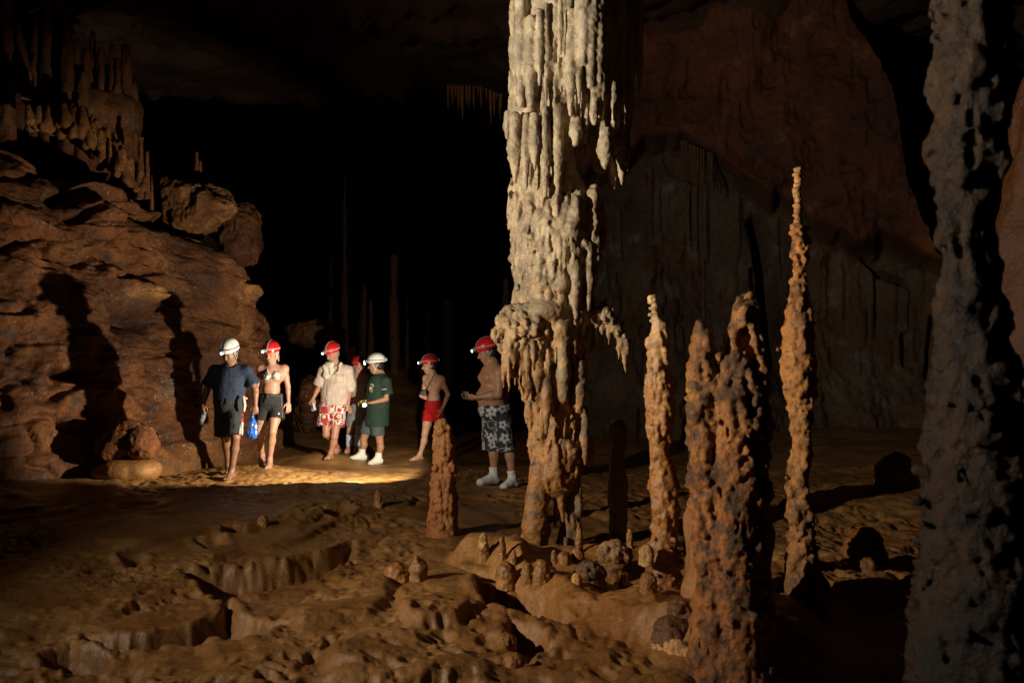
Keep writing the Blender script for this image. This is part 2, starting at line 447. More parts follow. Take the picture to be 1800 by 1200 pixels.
# ------------------------------------------------------------------ left wall: leaning, bedded rock
def sheet(name, Pts, mat, colors=None, flip=False):
    nu, nv = Pts.shape[:2]
    Q = grid_quads(nu, nv)
    if flip: Q = Q[:, ::-1]
    o = mesh_obj(name, Pts.reshape(-1, 3), Q, mat, colors=None if colors is None else colors.reshape(-1, colors.shape[-1]))
    return tag(o, kind='structure')
LW = np.array([(-8.6, 6.5), (-7.2, 9.0), (-5.95, 10.3), (-4.9, 11.4), (-4.6, 12.5), (-4.35, 13.5), (-4.1, 14.6), (-4.05, 15.8), (-4.6, 17.5), (-6.5, 20)])
LSEG = np.concatenate([[0], np.cumsum(np.hypot(*np.diff(LW, axis=0).T))])
RIDGE = [(-400, 100), (0, 185), (60, 188), (130, 222), (180, 270), (240, 330), (300, 332), (345, 318), (400, 372), (440, 430), (482, 490), (500, 560), (520, 640), (600, 700)]
def poly_dist(px, py, pts):
    b = np.full(px.shape, 1e9)
    for (ax, ay), (bx, by) in zip(pts[:-1], pts[1:]):
        ex, ey = bx-ax, by-ay
        t = np.clip(((px-ax)*ex+(py-ay)*ey)/(ex*ex+ey*ey), 0, 1)
        b = np.minimum(b, np.hypot(px-ax-t*ex, py-ay-t*ey))
    return b
def left_wall():
    nu, nv = 450, 400
    u = np.linspace(0, LSEG[-1], nu)
    bx = np.interp(u, LSEG, LW[:, 0]); by = np.interp(u, LSEG, LW[:, 1])
    tx = np.gradient(bx); ty = np.gradient(by); L = np.hypot(tx, ty); k = np.ones(41)/41
    tx = np.convolve(np.pad(tx/L, 20, 'edge'), k, 'valid'); ty = np.convolve(np.pad(ty/L, 20, 'edge'), k, 'valid')
    L = np.hypot(tx, ty); tx /= L; ty /= L
    nx, ny = ty, -tx                                   # out of the rock, into the cave
    px = 900+FPX*bx/by
    Htop = (HY-interp(px, RIDGE))/FPX*by+H_EYE
    Htop = Htop+0.35*sstep(9, 12, by)
    Htop = np.convolve(np.pad(Htop, 6, 'edge'), np.ones(13)/13, 'valid')
    s = np.linspace(0, 1.22, nv)
    S, _ = np.meshgrid(s, u)
    hz = np.where(S < 1, S*Htop[:, None], Htop[:, None]+(S-1)*1.6)-0.25
    lf = interp(by, [(9, .34), (11.8, .36), (13.5, .22), (14.6, .10), (17, .08)])[:, None]
    lean = lf*hz+0.012*hz**2+np.where(S > 1, (S-1)*18, 0)
    lean = lean+0.5*sstep(0.9, 1.0, S)*0.4
    X = bx[:, None]-nx[:, None]*lean; Y = by[:, None]-ny[:, None]*lean; Z = hz
    p = np.stack([X, Y, Z], -1)
    ppx = 900+FPX*X/Y; ppy = HY-(Z-H_EYE)*FPX/Y
    # strata dip to the right: one slanted coordinate stepped into ledges
    st = Z+0.28*Y+0.42*fbm(p, 0.55, 3, off=5)
    q = st/0.75; fr = q-np.floor(q)
    D = 0.05*(fr**1.5-0.4)
    q2 = (st+0.08*fbm(p, 2, 2))/0.21; f2 = q2-np.floor(q2); D = D+0.0*(f2-0.5)
    D = D+0.26*fbm(p, 0.5, 3, off=21)+0.42*(0.55-cell(p+.25*fbm(p, 1.2, 3)[..., None], 0.75, off=14))+0.07*ridged(p, 1.3, 5, 0.6, off=3)+0.08*fbm(p, 4, 5, 0.65, off=8)+0.02*fbm(p, 16, 3, .6, off=6)-0.16*sstep(.12, .0, np.abs(fbm(p*np.array([1, 1, 1.6]), .8, 3, off=33)))
    blk = cell(p*np.array([1, 1, 1.5]), 1.25, off=4); D = D+0.08*(0.5-blk)+0.07*(0.45-cell(p*np.array([1, 1, 1.4])+.12*fbm(p, 3, 2)[..., None], 3.1, off=44))
    D = D+0.022*ridged(p, 14, 2, 0.5, off=2)
    # open cracks and the hollow
    for pts, wd, dp in [([(90, 352), (165, 340), (235, 385), (300, 392), (370, 420), (450, 445)], 9, 0.55), ([(0, 440), (60, 420), (100, 395), (160, 372)], 6, 0.25),
                        ([(222, 565), (262, 572)], 13, 0.5), ([(98, 660), (150, 665)], 10, 0.4)]:
        D = D-dp*np.exp(-(poly_dist(ppx+8*vnoise(p, 3), ppy+8*vnoise(p, 3, 9), pts)/wd)**2)
    # pale slabs standing proud
    slab = 0
    for pts, wd, dp in [([(190, 480), (215, 508), (258, 518)], 15, 0.30), ([(405, 512), (462, 508)], 20, 0.0), ([(30, 618), (100, 616)], 11, 0.12), ([(255, 385), (395, 400)], 10, .05)]:
        g = np.exp(-(poly_dist(ppx, ppy, pts)/wd)**4); D = D+dp*g; slab = slab+g*(.6 if dp >= 0.1 or dp == 0 else 0.3)*sstep(-.3, .1, fbm(p, 3, 3))
    # water-worn smooth foot
    foot = sstep(0.75, 0.1, hz+0.15*vnoise(p, 1.2)); D = D*(1-0.5*foot)+0.10*foot*sstep(0.36, 0.3, hz)
    D = D*np.clip(sstep(-0.3, 0.6, hz)+0.35, 0, 1)
    D = np.minimum(D, 0.45); D = D*(1-.7*sstep(14.3, 15.6, by))[:, None]
    X = X+nx[:, None]*D; Y = Y+ny[:, None]*D; Z = Z+0.10*D*sstep(0.3, 1, hz)
    Pt = np.stack([X, Y, Z], -1)
    base = np.ones(Pt.shape)*np.array([1.0, 1.0, 1.0])
    n = fbm(Pt, 0.9, 4, off=60)[..., None]
    base = base*np.where(n > 0, 1+0.5*n, 1+0.9*n)
    base = base*(1-np.clip(slab, 0, 1)[..., None])+np.clip(slab, 0, 1)[..., None]*np.array([3.0, 3.9, 4.6])
    gr = np.exp(-((ppx-312)**2+(ppy-675)**2)/22**2)[..., None]; base = base*(1-gr)+gr*np.array([0.85, 1.5, 3.2])*0.8
    base = base*(1-foot[..., None])+foot[..., None]*np.array([1.25, 1.35, 1.4])
    return sheet('cave_wall', Pt, WALL, base)
left_wall()

# ------------------------------------------------------------------ right wall: smooth red overhang above a flowstone curtain
def right_wall():
    nu, nv = 340, 340
    py = np.linspace(-140, 812, nv)
    R = interp(py, [(-140, 1460), (0, 1500), (80, 1530), (150, 1562), (250, 1580), (330, 1596), (380, 1615), (440, 1642), (500, 1690), (620, 1780), (812, 1900)])
    s = np.concatenate([np.linspace(0, 1, nu-30), np.linspace(1.004, 1.12, 30)])
    S, PYg = np.meshgrid(s, py, indexing='ij')
    PX = 1000+(R[None, :]-1000)*np.minimum(S, 1)
    over = PYg-interp(PX, [(1000, 285), (1100, 262), (1200, 250), (1255, 285), (1330, 352), (1395, 376), (1480, 405), (1560, 430), (1640, 455), (1900, 520)])
    d = 17.3-(PX-1000)/900*2.6
    low = sstep(-22, 34, over+26*vnoise(np.stack([PX/60, PYg/200, 0*PX], -1))+9*vnoise(np.stack([PX/18, PYg/60, 0*PX+4], -1)))
    d = d+1.1*low-1.1*sstep(120, 560, over)*low-0.0012*np.clip(-over, 0, 400)
    p0 = np.stack([(PX-900)/FPX*d, d, H_EYE+(HY-PYg)/FPX*d], -1)
    rock = 0.7*fbm(p0, 0.35, 3, off=31)+0.22*ridged(p0, 0.9, 4, 0.55, off=7)+0.05*fbm(p0, 4, 3, off=2)+0.16*(0.5-cell(p0, 0.8, off=3))
    pf = p0*np.array([1, 1, 0.12])+np.array([0, 0, 0.3])*vnoise(p0, 0.6)[..., None]
    fl = 0.16*fbm(pf, 2.2, 3, off=6)+0.07*np.abs(vnoise(pf, 5.5, 16))*2*sstep(-.4, .3, vnoise(p0, .7, 3))+0.04*vnoise(pf, 13, 16)+0.28*fbm(p0*np.array([1, 1, 0.3]), 0.8, 3, off=12)+0.03*fbm(p0, 7, 3)
    # hanging hems in the curtain
    hem = (p0[..., 2]+0.9*fbm(pf, 1.1, 3, off=50))/1.6; fh = hem-np.floor(hem); fl = fl+0.09*(1-fh)*sstep(0, .15, fh)*(vnoise(p0, .5, 7) > 0)
    D = rock*(1-low)+fl*low
    for pts, wd, dp in [([(1330, 395), (1350, 520), (1360, 640)], 12, 0.9), ([(1518, 455), (1540, 480), (1590, 500)], 5, 0.5), ([(1640, 560), (1635, 660)], 6, .5), ([(1590, 590), (1592, 640)], 5, .5)]:
        D = D-dp*np.exp(-(poly_dist(PX, PYg, pts)/wd)**2)
    dd = d-D+np.where(S > 1, (S-1)*60, 0)
    Pt = np.stack([(PX-900)/FPX*d+np.where(S > 1, (S-1)*10, 0), dd, p0[..., 2]], -1)
    n = fbm(Pt, 0.5, 4, off=61)[..., None]
    l3 = low[..., None]
    colr = (np.array([1.12, 0.70, 0.45])*(1-l3)+np.array([0.95, 1.15, 1.35])*l3)*(1+0.5*n)
    colr = colr*(1+.9*np.clip(fbm(Pt*np.array([1, 1, .6]), 1.3, 4, .6, off=19), -.8, 1))[..., None]
    gr = sstep(0.0, 0.45, fbm(Pt, 0.9, 3, off=91))[..., None]*l3
    colr = colr*(1-gr)+gr*np.array([1.1, 1.7, 2.6])
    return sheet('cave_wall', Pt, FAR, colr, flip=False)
right_wall()

# ------------------------------------------------------------------ ceiling, far wall and the shell of the chamber
def ceiling():
    nu, nv = 200, 150
    x = np.linspace(-17, 15, nu); y = np.linspace(3, 24, nv)
    X, Y = np.meshgrid(x, y, indexing='ij')
    p = np.stack([X, Y, 0*X], -1)
    Z = 8.3-0.05*(Y-12)+0.9*fbm(p, 0.22, 3, off=3)+0.3*ridged(p, 0.6, 4, off=6)+0.12*fbm(p, 2.2, 3)-0.35*sstep(.45, .1, cell(p*np.array([1, 1, 1]), 1.5, off=7))*sstep(-.1, .3, fbm(p, .3, 2, off=71))
    Z = Z+sstep(21.5, 24, Y+0.8*vnoise(p, 0.5))*3.0+1.2*sstep(8, 14, X)
    Pt = np.stack([X, Y, Z], -1)
    n = fbm(Pt, 0.5, 4, off=61)[..., None]
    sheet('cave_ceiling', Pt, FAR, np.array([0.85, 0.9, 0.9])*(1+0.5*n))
ceiling()
def shell():
    # outer walls so far back and so little lit that they stay black
    for name, c, n1, n2, sz in [('far_wall', (0, 45, 8), (1, 0, 0), (0, 0, 1), (44, 14)), ('side_wall', (-20, 18, 8), (0, 1, 0), (0, 0, 1), (30, 14)),
                                ('side_wall', (22, 18, 8), (0, 1, 0), (0, 0, 1), (30, 14)), ('rear_wall', (0, -9, 8), (1, 0, 0), (0, 0, 1), (24, 14)),
                                ('chamber_roof', (0, 18, 13.5), (1, 0, 0), (0, 1, 0), (24, 30))]:
        n = 90
        a = np.linspace(-1, 1, n)
        A, B = np.meshgrid(a, a, indexing='ij')
        c = np.array(c, float); n1 = np.array(n1, float); n2 = np.array(n2, float)
        p = c+A[..., None]*sz[0]*n1+B[..., None]*sz[1]*n2
        nn = np.cross(n1, n2)
        p = p+nn*(1.6*fbm(p, 0.15, 4, off=5)+0.5*ridged(p, 0.5, 3))[..., None]
        sheet(name, p, FAR, np.ones(p.shape)*0.35)
shell()
# ------------------------------------------------------------------ speleothems
def hit(px, py, zoff=0.0):
    """the floor point that is seen at (px, py)"""
    D = np.linspace(2.2, 30, 1600)
    x = (px-900)/FPX*D; z = H_EYE+(HY-py)/FPX*D
    g = ground(x, D)+zoff
    k = np.nonzero(z < g)[0]
    d = D[k[0]] if len(k) else 2175/(py-HY)
    return np.array([(px-900)/FPX*d, d, H_EYE+(HY-py)/FPX*d])

def core(v, d, prof, k=0.03, dz=0.0, yoff=0.0, squash=1.0):
    pts = []
    for py, l, r in prof:
        c = P((l+r)/2, py, d); c[1] += yoff; pts.append((c, (r-l)/2/FPX*d*squash))
    for (a, ra), (b, rb) in zip(pts[:-1], pts[1:]):
        v.cone(a, b, ra, rb, k)
    return pts
def at(prof, py):
    l = interp(py, [(p[0], p[1]) for p in prof]); r = interp(py, [(p[0], p[2]) for p in prof])
    return l, r
def drips(v, d, prof, py0, py1, n, rp, lp, k, kind='drip', inset=0.9, rng=None, back=1.0, tip=0.35, out=0.0):
    """n bumps between two heights; sizes in measured pixels at distance d"""
    s = d/FPX
    for _ in range(n):
        py = rng.uniform(py0, py1); th = rng.uniform(-pi*back, pi*back)-pi/2
        l, r = at(prof, py)
        R = (r-l)/2*s; c = P((l+r)/2, py, d)
        rr = rng.uniform(*rp)*s; L = rng.uniform(*lp)*s
        o = R*inset+out*s
        a = c+np.array([cos(th)*o, sin(th)*o, 0])
        if kind == 'drip':
            m = a+np.array([cos(th)*rr*0.25, sin(th)*rr*0.25, -L*0.45]); b = a+np.array([rng.normal()*rr*.25, rng.normal()*rr*.25, -L])
            l2, r2 = at(prof, py+L/s); o2 = (r2-l2)/2*s
            if o2 > R: b[:2] += np.array([cos(th), sin(th)])*(o2-R)*0.9; m[:2] += np.array([cos(th), sin(th)])*(o2-R)*0.45
            v.cone(a, m, rr*0.8, rr, k); v.cone(m, b, rr, rr*tip, k*0.6)
        elif kind == 'knob':
            v.ell(a, (rr, rr, rr*rng.uniform(1.0, 1.9)), k)
        elif kind == 'slot':
            v.cone(a+np.array([cos(th), sin(th), 0])*rr*.6, a+np.array([cos(th), sin(th), 0])*rr*.6-np.array([rng.normal()*rr, rng.normal()*rr, L]), rr, rr*.5, k, 'sub')
        elif kind == 'pop':
            for q in range(3):
                b = a+np.array([cos(th), sin(th), 0])*rr*(q*0.45-.3)+rng.normal(size=3)*rr*0.55
                v.ell(b, np.array([1, 1, 1.1])*rr*rng.uniform(.5, 1.0), k)
def finish(v, name, mat, parent, origin, color, amp=0.006, fr=14.0, camp=0.0, cfr=20.0, rel=1, dirs=(1, 1, 0.6)):
    V, Q = v.mesh()
    V = relax(V, Q, rel)
    N = normals(V, Q)
    dsp = amp*fbm(V*np.array(dirs), fr, 4, 0.6, off=name.__len__())
    if camp: dsp = dsp+camp*(0.45-cell(V, cfr, off=3))
    V = V+N*dsp[:, None]
    return mesh_obj(name, V, Q, mat, parent, origin, colors=color(V, N))
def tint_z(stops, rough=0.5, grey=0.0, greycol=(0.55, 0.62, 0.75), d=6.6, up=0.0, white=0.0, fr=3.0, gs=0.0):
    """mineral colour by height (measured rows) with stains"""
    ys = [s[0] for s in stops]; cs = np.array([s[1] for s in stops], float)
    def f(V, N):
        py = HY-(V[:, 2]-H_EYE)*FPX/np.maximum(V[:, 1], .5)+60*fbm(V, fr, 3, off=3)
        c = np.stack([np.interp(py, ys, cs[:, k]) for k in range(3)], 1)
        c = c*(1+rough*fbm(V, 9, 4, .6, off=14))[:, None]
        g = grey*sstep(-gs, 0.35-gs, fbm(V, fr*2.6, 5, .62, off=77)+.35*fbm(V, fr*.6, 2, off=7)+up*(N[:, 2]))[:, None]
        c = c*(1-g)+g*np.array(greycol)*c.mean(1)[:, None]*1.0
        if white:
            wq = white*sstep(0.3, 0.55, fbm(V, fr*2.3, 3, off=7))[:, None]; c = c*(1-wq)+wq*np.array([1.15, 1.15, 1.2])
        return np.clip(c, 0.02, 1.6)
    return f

# ---- the great column
rng = np.random.default_rng(5)
D0 = 6.6
S0 = D0/FPX
t = empty('stone_column', (*P(975, 975, D0)[:2], gz(*P(975, 975, D0)[:2])), 'tall thick dripstone column in the middle, cream above and rusty brown below, floor to roof', 'stone column')
profA = [(-190, 905, 1060), (0, 905, 1058), (60, 903, 1060), (90, 896, 1056), (150, 898, 1048), (210, 893, 1030), (245, 896, 1010), (300, 905, 1010), (350, 904, 1030), (400, 902, 1050), (450, 905, 1048), (500, 908, 1040), (540, 905, 1035), (600, 905, 1025), (650, 918, 1022), (700, 928, 1022), (760, 934, 1018), (800, 938, 1020), (835, 934, 1018)]
profB = [(-190, 1005, 1132), (40, 1008, 1132), (100, 1005, 1124), (160, 1020, 1108), (230, 1030, 1092), (280, 1045, 1080)]
legL = [(820, 930, 968), (870, 924, 962), (920, 918, 962), (960, 922, 962), (985, 930, 965)]
legR = [(800, 960, 1022), (860, 975, 1022), (930, 985, 1018), (1000, 985, 1030)]
v = Vox(P(850, 1000, D0)-np.array([0, 0.75, 0]), P(1155, -170, D0)+np.array([0, 0.62, 0]), 0.0102)
core(v, D0, profA, 0.04); core(v, D0, profB, 0.05, yoff=0.16)
core(v, D0, legL, 0.02, yoff=-0.08); core(v, D0, legR, 0.02, yoff=0.05)
def mdrip(px, a, b, r, dy, k=0.012, tip=0.3, bend=0):
    A = P(px, a, D0+dy); B = P(px+bend, b, D0+dy); M = A*0.45+B*0.55
    v.cone(A, M, r*S0*0.75, r*S0, k); v.cone(M, B, r*S0, r*S0*tip, k*0.6)
for q in [(1038, -90, 150, 13, -.42, .02, .5), (1052, -80, 172, 11, -.40, .02, .4), (1026, -90, 110, 12, -.44, .02, .5), (1066, -60, 120, 8, -.34, .01), (1058, 60, 205, 7, -.38, .01), (1096, -40, 118, 6, -.26, .01), (1110, 40, 150, 5, -.12, .01), (1045, 150, 240, 8, -.40, .01), (1068, 170, 235, 7, -.32, .01),
          (933, 35, 192, 12, -.33, .02, .6), (948, 20, 150, 8, -.38), (960, 10, 185, 7, -.36), (985, -20, 97, 6, -.42), (1003, 25, 202, 12, -.38), (1018, -20, 180, 9, -.40), (1040, -30, 98, 9, -.36),
          (1052, -10, 132, 6, -.33, .01, .2, 8), (1073, 60, 148, 3, -.28), (1078, 148, 236, 8, -.22), (1108, 138, 228, 6, -.02, .01, .3), (1100, 140, 222, 4, -.10), (1093, 232, 324, 9, -.08), (1104, 225, 300, 6, 0), (1063, 222, 296, 14, -.22, .02, .3),
          (915, -20, 182, 13, -.28, .02, .5), (903, -20, 84, 8, -.2), (980, 190, 352, 12, -.30), (958, 195, 345, 11, -.33), (940, 205, 300, 9, -.36), (925, 205, 330, 9, -.34), (905, 205, 320, 12, -.28), (892, 200, 245, 8, -.14),
          (1012, 212, 252, 12, -.32, .01, .5), (1030, 180, 230, 6, -.3), (1022, 335, 420, 9, -.26), (1042, 340, 430, 10, -.22), (1055, 345, 400, 8, -.15), (1012, 350, 420, 11, -.3), (1035, 430, 545, 9, -.24), (1012, 440, 560, 10, -.28), (1048, 400, 500, 8, -.2), (1060, 380, 440, 7, -.1),
          (990, 610, 700, 14, -.28, .02, .6), (1018, 640, 720, 14, -.22, .02, .5), (1028, 720, 815, 9, -.12), (1038, 770, 815, 6, -.08), (945, 620, 690, 10, -.3), (925, 640, 700, 12, -.22), (1008, 590, 640, 7, -.25), (1028, 625, 660, 6, -.2), (960, 640, 760, 10, -.28)]:
    mdrip(*q)
mdrip(1077, 290, 330, 9, .02, .01, .8); mdrip(1072, 250, 322, 6, .02); v.ell(P(1040, 345, D0-.2), (.05, .05, .06), .02); mdrip(1044, 330, 372, 10, -.18)
# dark recess between the front curtain and the rear shaft
v.cone(P(1048, 240, D0-.38), P(1035, 325, D0-.33), .07, .10, .03, 'sub'); v.cone(P(1020, 205, D0-.45), P(1055, 300, D0-.3), .05, .08, .02, 'sub')
v.cone(P(1005, 575, D0-.36), P(1050, 600, D0-.25), .06, .09, .02, 'sub'); v.cone(P(962, 845, D0-.35), P(972, 960, D0-.3), .05, .09, .02, 'sub')
drips(v, D0, profA, -150, 90, 50, (4, 10), (60, 180), .012, inset=.96, rng=rng)
drips(v, D0, profA, -60, 330, 150, (2, 4.5), (18, 80), .006, inset=1.0, rng=rng)
drips(v, D0, profA, 330, 560, 200, (2, 5), (14, 50), .006, inset=1.0, rng=rng)
drips(v, D0, profA, 340, 520, 60, (6, 13), (14, 50), .014, inset=.95, rng=rng)
drips(v, D0, profA, 560, 800, 60, (2, 4.5), (18, 60), .006, inset=1.0, rng=rng)
drips(v, D0, profA, 90, 220, 46, (4, 9), (35, 95), .010, inset=.96, rng=rng)
drips(v, D0, profB, -150, 180, 40, (4, 8), (50, 150), .012, inset=.92, rng=rng)
drips(v, D0, profA, 200, 370, 60, (4, 9), (25, 80), .010, inset=.97, rng=rng)
drips(v, D0, profA, 340, 530, 130, (4, 9), (12, 45), .008, inset=.97, rng=rng)
drips(v, D0, profA, 340, 560, 160, (3, 7), (1, 2), .006, 'knob', .99, rng=rng)
drips(v, D0, profA, 600, 820, 110, (4, 9), (15, 60), .009, inset=.96, rng=rng)
drips(v, D0, profA, 600, 830, 110, (3, 7), (1, 2), .006, 'knob', .99, rng=rng)
drips(v, D0, legL, 830, 980, 26, (4, 8), (15, 60), .014, inset=.85, rng=rng)
drips(v, D0, legR, 820, 980, 26, (4, 8), (15, 60), .014, inset=.85, rng=rng)
drips(v, D0, profA, -60, 330, 130, (2, 5), (40, 120), .006, 'slot', 1.03, rng=rng)
drips(v, D0, profA, 340, 800, 260, (2.5, 6.5), (12, 55), .006, 'slot', 1.02, rng=rng)
drips(v, D0, profA, 340, 800, 260, (3, 6), (10, 44), .005, 'drip', 1.04, rng=rng)
drips(v, D0, legL, 840, 960, 24, (2, 5), (20, 60), .006, 'slot', 1.0, rng=rng); drips(v, D0, legR, 840, 960, 24, (2, 5), (20, 60), .006, 'slot', 1.0, rng=rng)
lump = P(925, 575, D0-.12)
v.ell(lump, (.22, .24, .17), .04); v.ell(P(915, 605, D0-.12), (.16, .2, .17), .04); v.ell(P(960, 548, D0-.2), (.17, .18, .10), .03); v.ell(P(985, 585, D0-.2), (.1, .14, .12), .03)
for _ in range(520):
    u = rng.normal(size=3); u /= np.linalg.norm(u)
    if u[2] < -0.8: continue
    c = lump+u*np.array([.24, .26, .20])*rng.uniform(.9, 1.08)+np.array([.0, 0, -.03])
    r = rng.uniform(.011, .026)
    v.ell(c, (r, r, r*1.3), .006)
for _ in range(40):
    px = rng.uniform(885, 975); py = rng.uniform(600, 645); mdrip(px, py-20, py+rng.uniform(15, 50), rng.uniform(4, 7), rng.uniform(-.35, -.1), .01)
# the branch that reaches out to the right
pts = [P(1035, 555, D0-.1), P(1060, 548, D0-.12), P(1082, 572, D0-.12), P(1096, 605, D0-.1), P(1100, 655, D0-.1)]
for a, b, ra, rb in zip(pts[:-1], pts[1:], (.085, .06, .045, .04), (.06, .045, .04, .008)): v.cone(a, b, ra, rb, .02)
for _ in range(130):
    q = rng.uniform(0, 3); i = int(q); c = pts[i]*(1-q+i)+pts[i+1]*(q-i)+rng.normal(size=3)*np.array([.03, .035, .032])
    r = rng.uniform(.009, .02); v.ell(c, (r, r, r*1.4), .006)
for px, a, b in [(1070, 560, 605), (1058, 560, 590), (1104, 600, 625), (1088, 590, 630), (1045, 565, 620)]: mdrip(px, a, b, 5, -.12, .008)
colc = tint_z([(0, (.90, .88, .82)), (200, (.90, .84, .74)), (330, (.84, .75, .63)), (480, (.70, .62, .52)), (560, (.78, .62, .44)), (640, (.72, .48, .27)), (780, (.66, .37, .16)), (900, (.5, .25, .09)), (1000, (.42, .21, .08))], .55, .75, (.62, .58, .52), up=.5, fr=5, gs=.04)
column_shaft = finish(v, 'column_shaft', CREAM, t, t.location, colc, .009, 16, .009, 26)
# its upper run to the roof, above the picture
def loft(pts, nseg=28, rings=60, amp=.03, fr=4, flute=0.0, seed=0, stretch=.35):
    """pts: list of (centre, radius); a ring-by-ring skin"""
    C = np.array([p[0] for p in pts]); R = np.array([p[1] for p in pts])
    s = np.linspace(0, len(pts)-1, rings); i = np.arange(len(pts))
    c = np.stack([np.interp(s, i, C[:, k]) for k in range(3)], 1); r = np.interp(s, i, R)
    th = np.linspace(0, 2*pi, nseg, endpoint=False)
    V = np.stack([c[:, None, 0]+r[:, None]*np.cos(th), c[:, None, 1]+r[:, None]*np.sin(th), np.repeat(c[:, 2:3], nseg, 1)], -1)
    q = V*np.array([1, 1, stretch])+seed
    d = amp*fbm(q, fr, 4, .6)+flute*(0.5-cell(q, fr*1.3))
    sc_ = np.minimum(1, r/(max(R)*.35+1e-6))[:, None]
    V[..., 0] += np.cos(th)*d*sc_; V[..., 1] += np.sin(th)*d*sc_
    V[..., 2] += 0.5*d*sc_
    V = V.reshape(-1, 3)
    a = np.arange(rings-1)[:, None]*nseg+np.arange(nseg)[None]; b = np.arange(rings-1)[:, None]*nseg+(np.arange(nseg)+1)[None] % nseg
    Q = np.stack([a, b, b+nseg, a+nseg], -1).reshape(-1, 4)
    if np.mean(c[-1, 2]) < np.mean(c[0, 2]): Q = Q[:, ::-1]
    return V, Q
V, Q = loft([(P(985, -130, D0), .40), (P(990, -260, D0), .48), (P(990, -700, D0), .6), (P(990, -1100, D0), 1.1)], 48, 90, .06, 5, .08)
mesh_obj('column_head', V, Q, CREAM, t, t.location, colors=np.ones((len(V), 3))*.9)

def stal(name, label, prof, h, zones, tint, mat=POPC, amp=.004, fr=18, camp=.005, cfr=28, group=None, cat='stalagmite', extra=None, k=.015, seed=1, d=None, squash=1.0, part='shaft', yoffs=None):
    """one stalagmite from its measured outline"""
    py1, l1, r1 = prof[-1]
    if d is None: d = hit((l1+r1)/2, py1)[1]
    s = d/FPX; r = np.random.default_rng(seed)
    prof = list(prof)+[(py1+12/s*0.004, l1, r1)]
    m = 0.05+max((b-a) for _, a, b in prof)*s*.75
    v = Vox(P(min(p[1] for p in prof), max(p[0] for p in prof), d)-np.array([.09, m, .06]), P(max(p[2] for p in prof), min(p[0] for p in prof), d)+np.array([.09, m, .09]), h)
    core(v, d, prof, k)
    for z in zones: drips(v, d, prof, z[0], z[1], z[2], z[3], z[4], z[5] if len(z) > 5 else .008, z[6] if len(z) > 6 else 'knob', z[7] if len(z) > 7 else .97, rng=r)
    if extra: extra(v, d, s, r)
    c = P((l1+r1)/2, py1, d)
    o = empty(name, c, label, cat, group)
    finish(v, part, mat, o, c, tint, amp, fr, camp, cfr)
    return o

# short stalagmite in front of the man in red shorts
stal('stalagmite', 'stout knobbly waist-high stalagmite standing alone on the floor between the walkers and the great column', 
     [(740, 772, 784), (748, 768, 790), (775, 766, 794), (800, 762, 796), (815, 764, 797), (840, 759, 800), (880, 759, 801), (915, 756, 800), (938, 750, 806)], .0075,
     [(740, 930, 60, (3.5, 7), (8, 30), .006, 'drip'), (742, 830, 90, (2, 5), (1, 2), .005, 'knob', 1.0), (830, 925, 60, (2, 5), (10, 40), .006, 'drip', 1.0)],
     tint_z([(740, (.7, .48, .3)), (830, (.62, .36, .17)), (930, (.5, .27, .11))], .4, .3, fr=5), mat=POPC, amp=.011, fr=22, camp=.010, cfr=30, seed=3)
# slim wet stalagmite
def top1(v, d, s, r):
    for py in (522, 531, 542, 553, 564):
        v.ell(P(1150+r.uniform(-3, 1), py, d), (9*s, 7*s, 4.5*s), .004)
    v.ell(P(1143, 524, d), (5*s, 4*s, 4*s), .003); v.ell(P(1142, 603, d-.01), (9*s, 9*s, 13*s), .006); v.ell(P(1165, 590, d), (10*s, 9*s, 16*s), .006)
stal('stalagmite', 'slim wet glistening stalagmite with a white stepped tip just right of the great column',
     [(522, 1146, 1156), (560, 1146, 1160), (575, 1146, 1172), (610, 1142, 1174), (640, 1140, 1170), (680, 1136, 1180), (720, 1137, 1184), (760, 1141, 1178), (800, 1143, 1178), (850, 1142, 1192), (900, 1146, 1192), (940, 1148, 1188), (975, 1146, 1186), (1000, 1138, 1194), (1045, 1130, 1200)], 0.0078,
     [(580, 760, 150, (3, 6), (8, 30), .005, 'drip'), (640, 780, 120, (2.5, 5), (1, 2), .004, 'knob'), (780, 960, 60, (3, 6), (10, 30), .012, 'drip', .92), (945, 1045, 160, (3, 6), (1, 2), .004, 'pop', .95)],
     tint_z([(520, (1.25, 1.25, 1.2)), (600, (1.1, 1.0, .85)), (680, (.85, .6, .38)), (800, (.72, .46, .22)), (930, (.62, .38, .18)), (1040, (.45, .27, .13))], .4, .3, fr=6), mat=WET,
     amp=.007, fr=26, camp=.006, cfr=34, extra=top1, seed=8, d=5.35)
# the big double-peaked mass, near, right of centre
rng = np.random.default_rng(21)
t = empty('stalagmite', (*P(1270, 1180, 3.75)[:2], gz(*P(1270, 1180, 3.75)[:2])), 'broad dark double-peaked stalagmite mass crusted with black popcorn, near the camera right of centre', 'stalagmite')
DC = 3.75
pL = [(568, 1224, 1238), (585, 1220, 1248), (640, 1216, 1252), (700, 1214, 1256), (760, 1214, 1262), (830, 1216, 1262), (900, 1224, 1272), (980, 1226, 1280), (1050, 1224, 1290), (1130, 1216, 1300), (1260, 1208, 1330)]
pR = [(520, 1312, 1324), (540, 1296, 1332), (600, 1282, 1340), (650, 1270, 1345), (720, 1262, 1352), (800, 1258, 1350), (900, 1262, 1350), (1000, 1265, 1345), (1100, 1262, 1360), (1260, 1255, 1400)]
v = Vox(P(1190, 1265, DC)-np.array([0.02, .45, 0]), P(1425, 505, DC)+np.array([0.02, .55, 0]), .0078)
core(v, DC, pL, .02); core(v, DC, pR, .03, yoff=.06); core(v, DC, [(700, 1260, 1340), (900, 1270, 1350), (1260, 1250, 1400)], .04, yoff=.28); core(v, DC, [(640, 1290, 1340), (1260, 1300, 1400)], .03, yoff=.42)
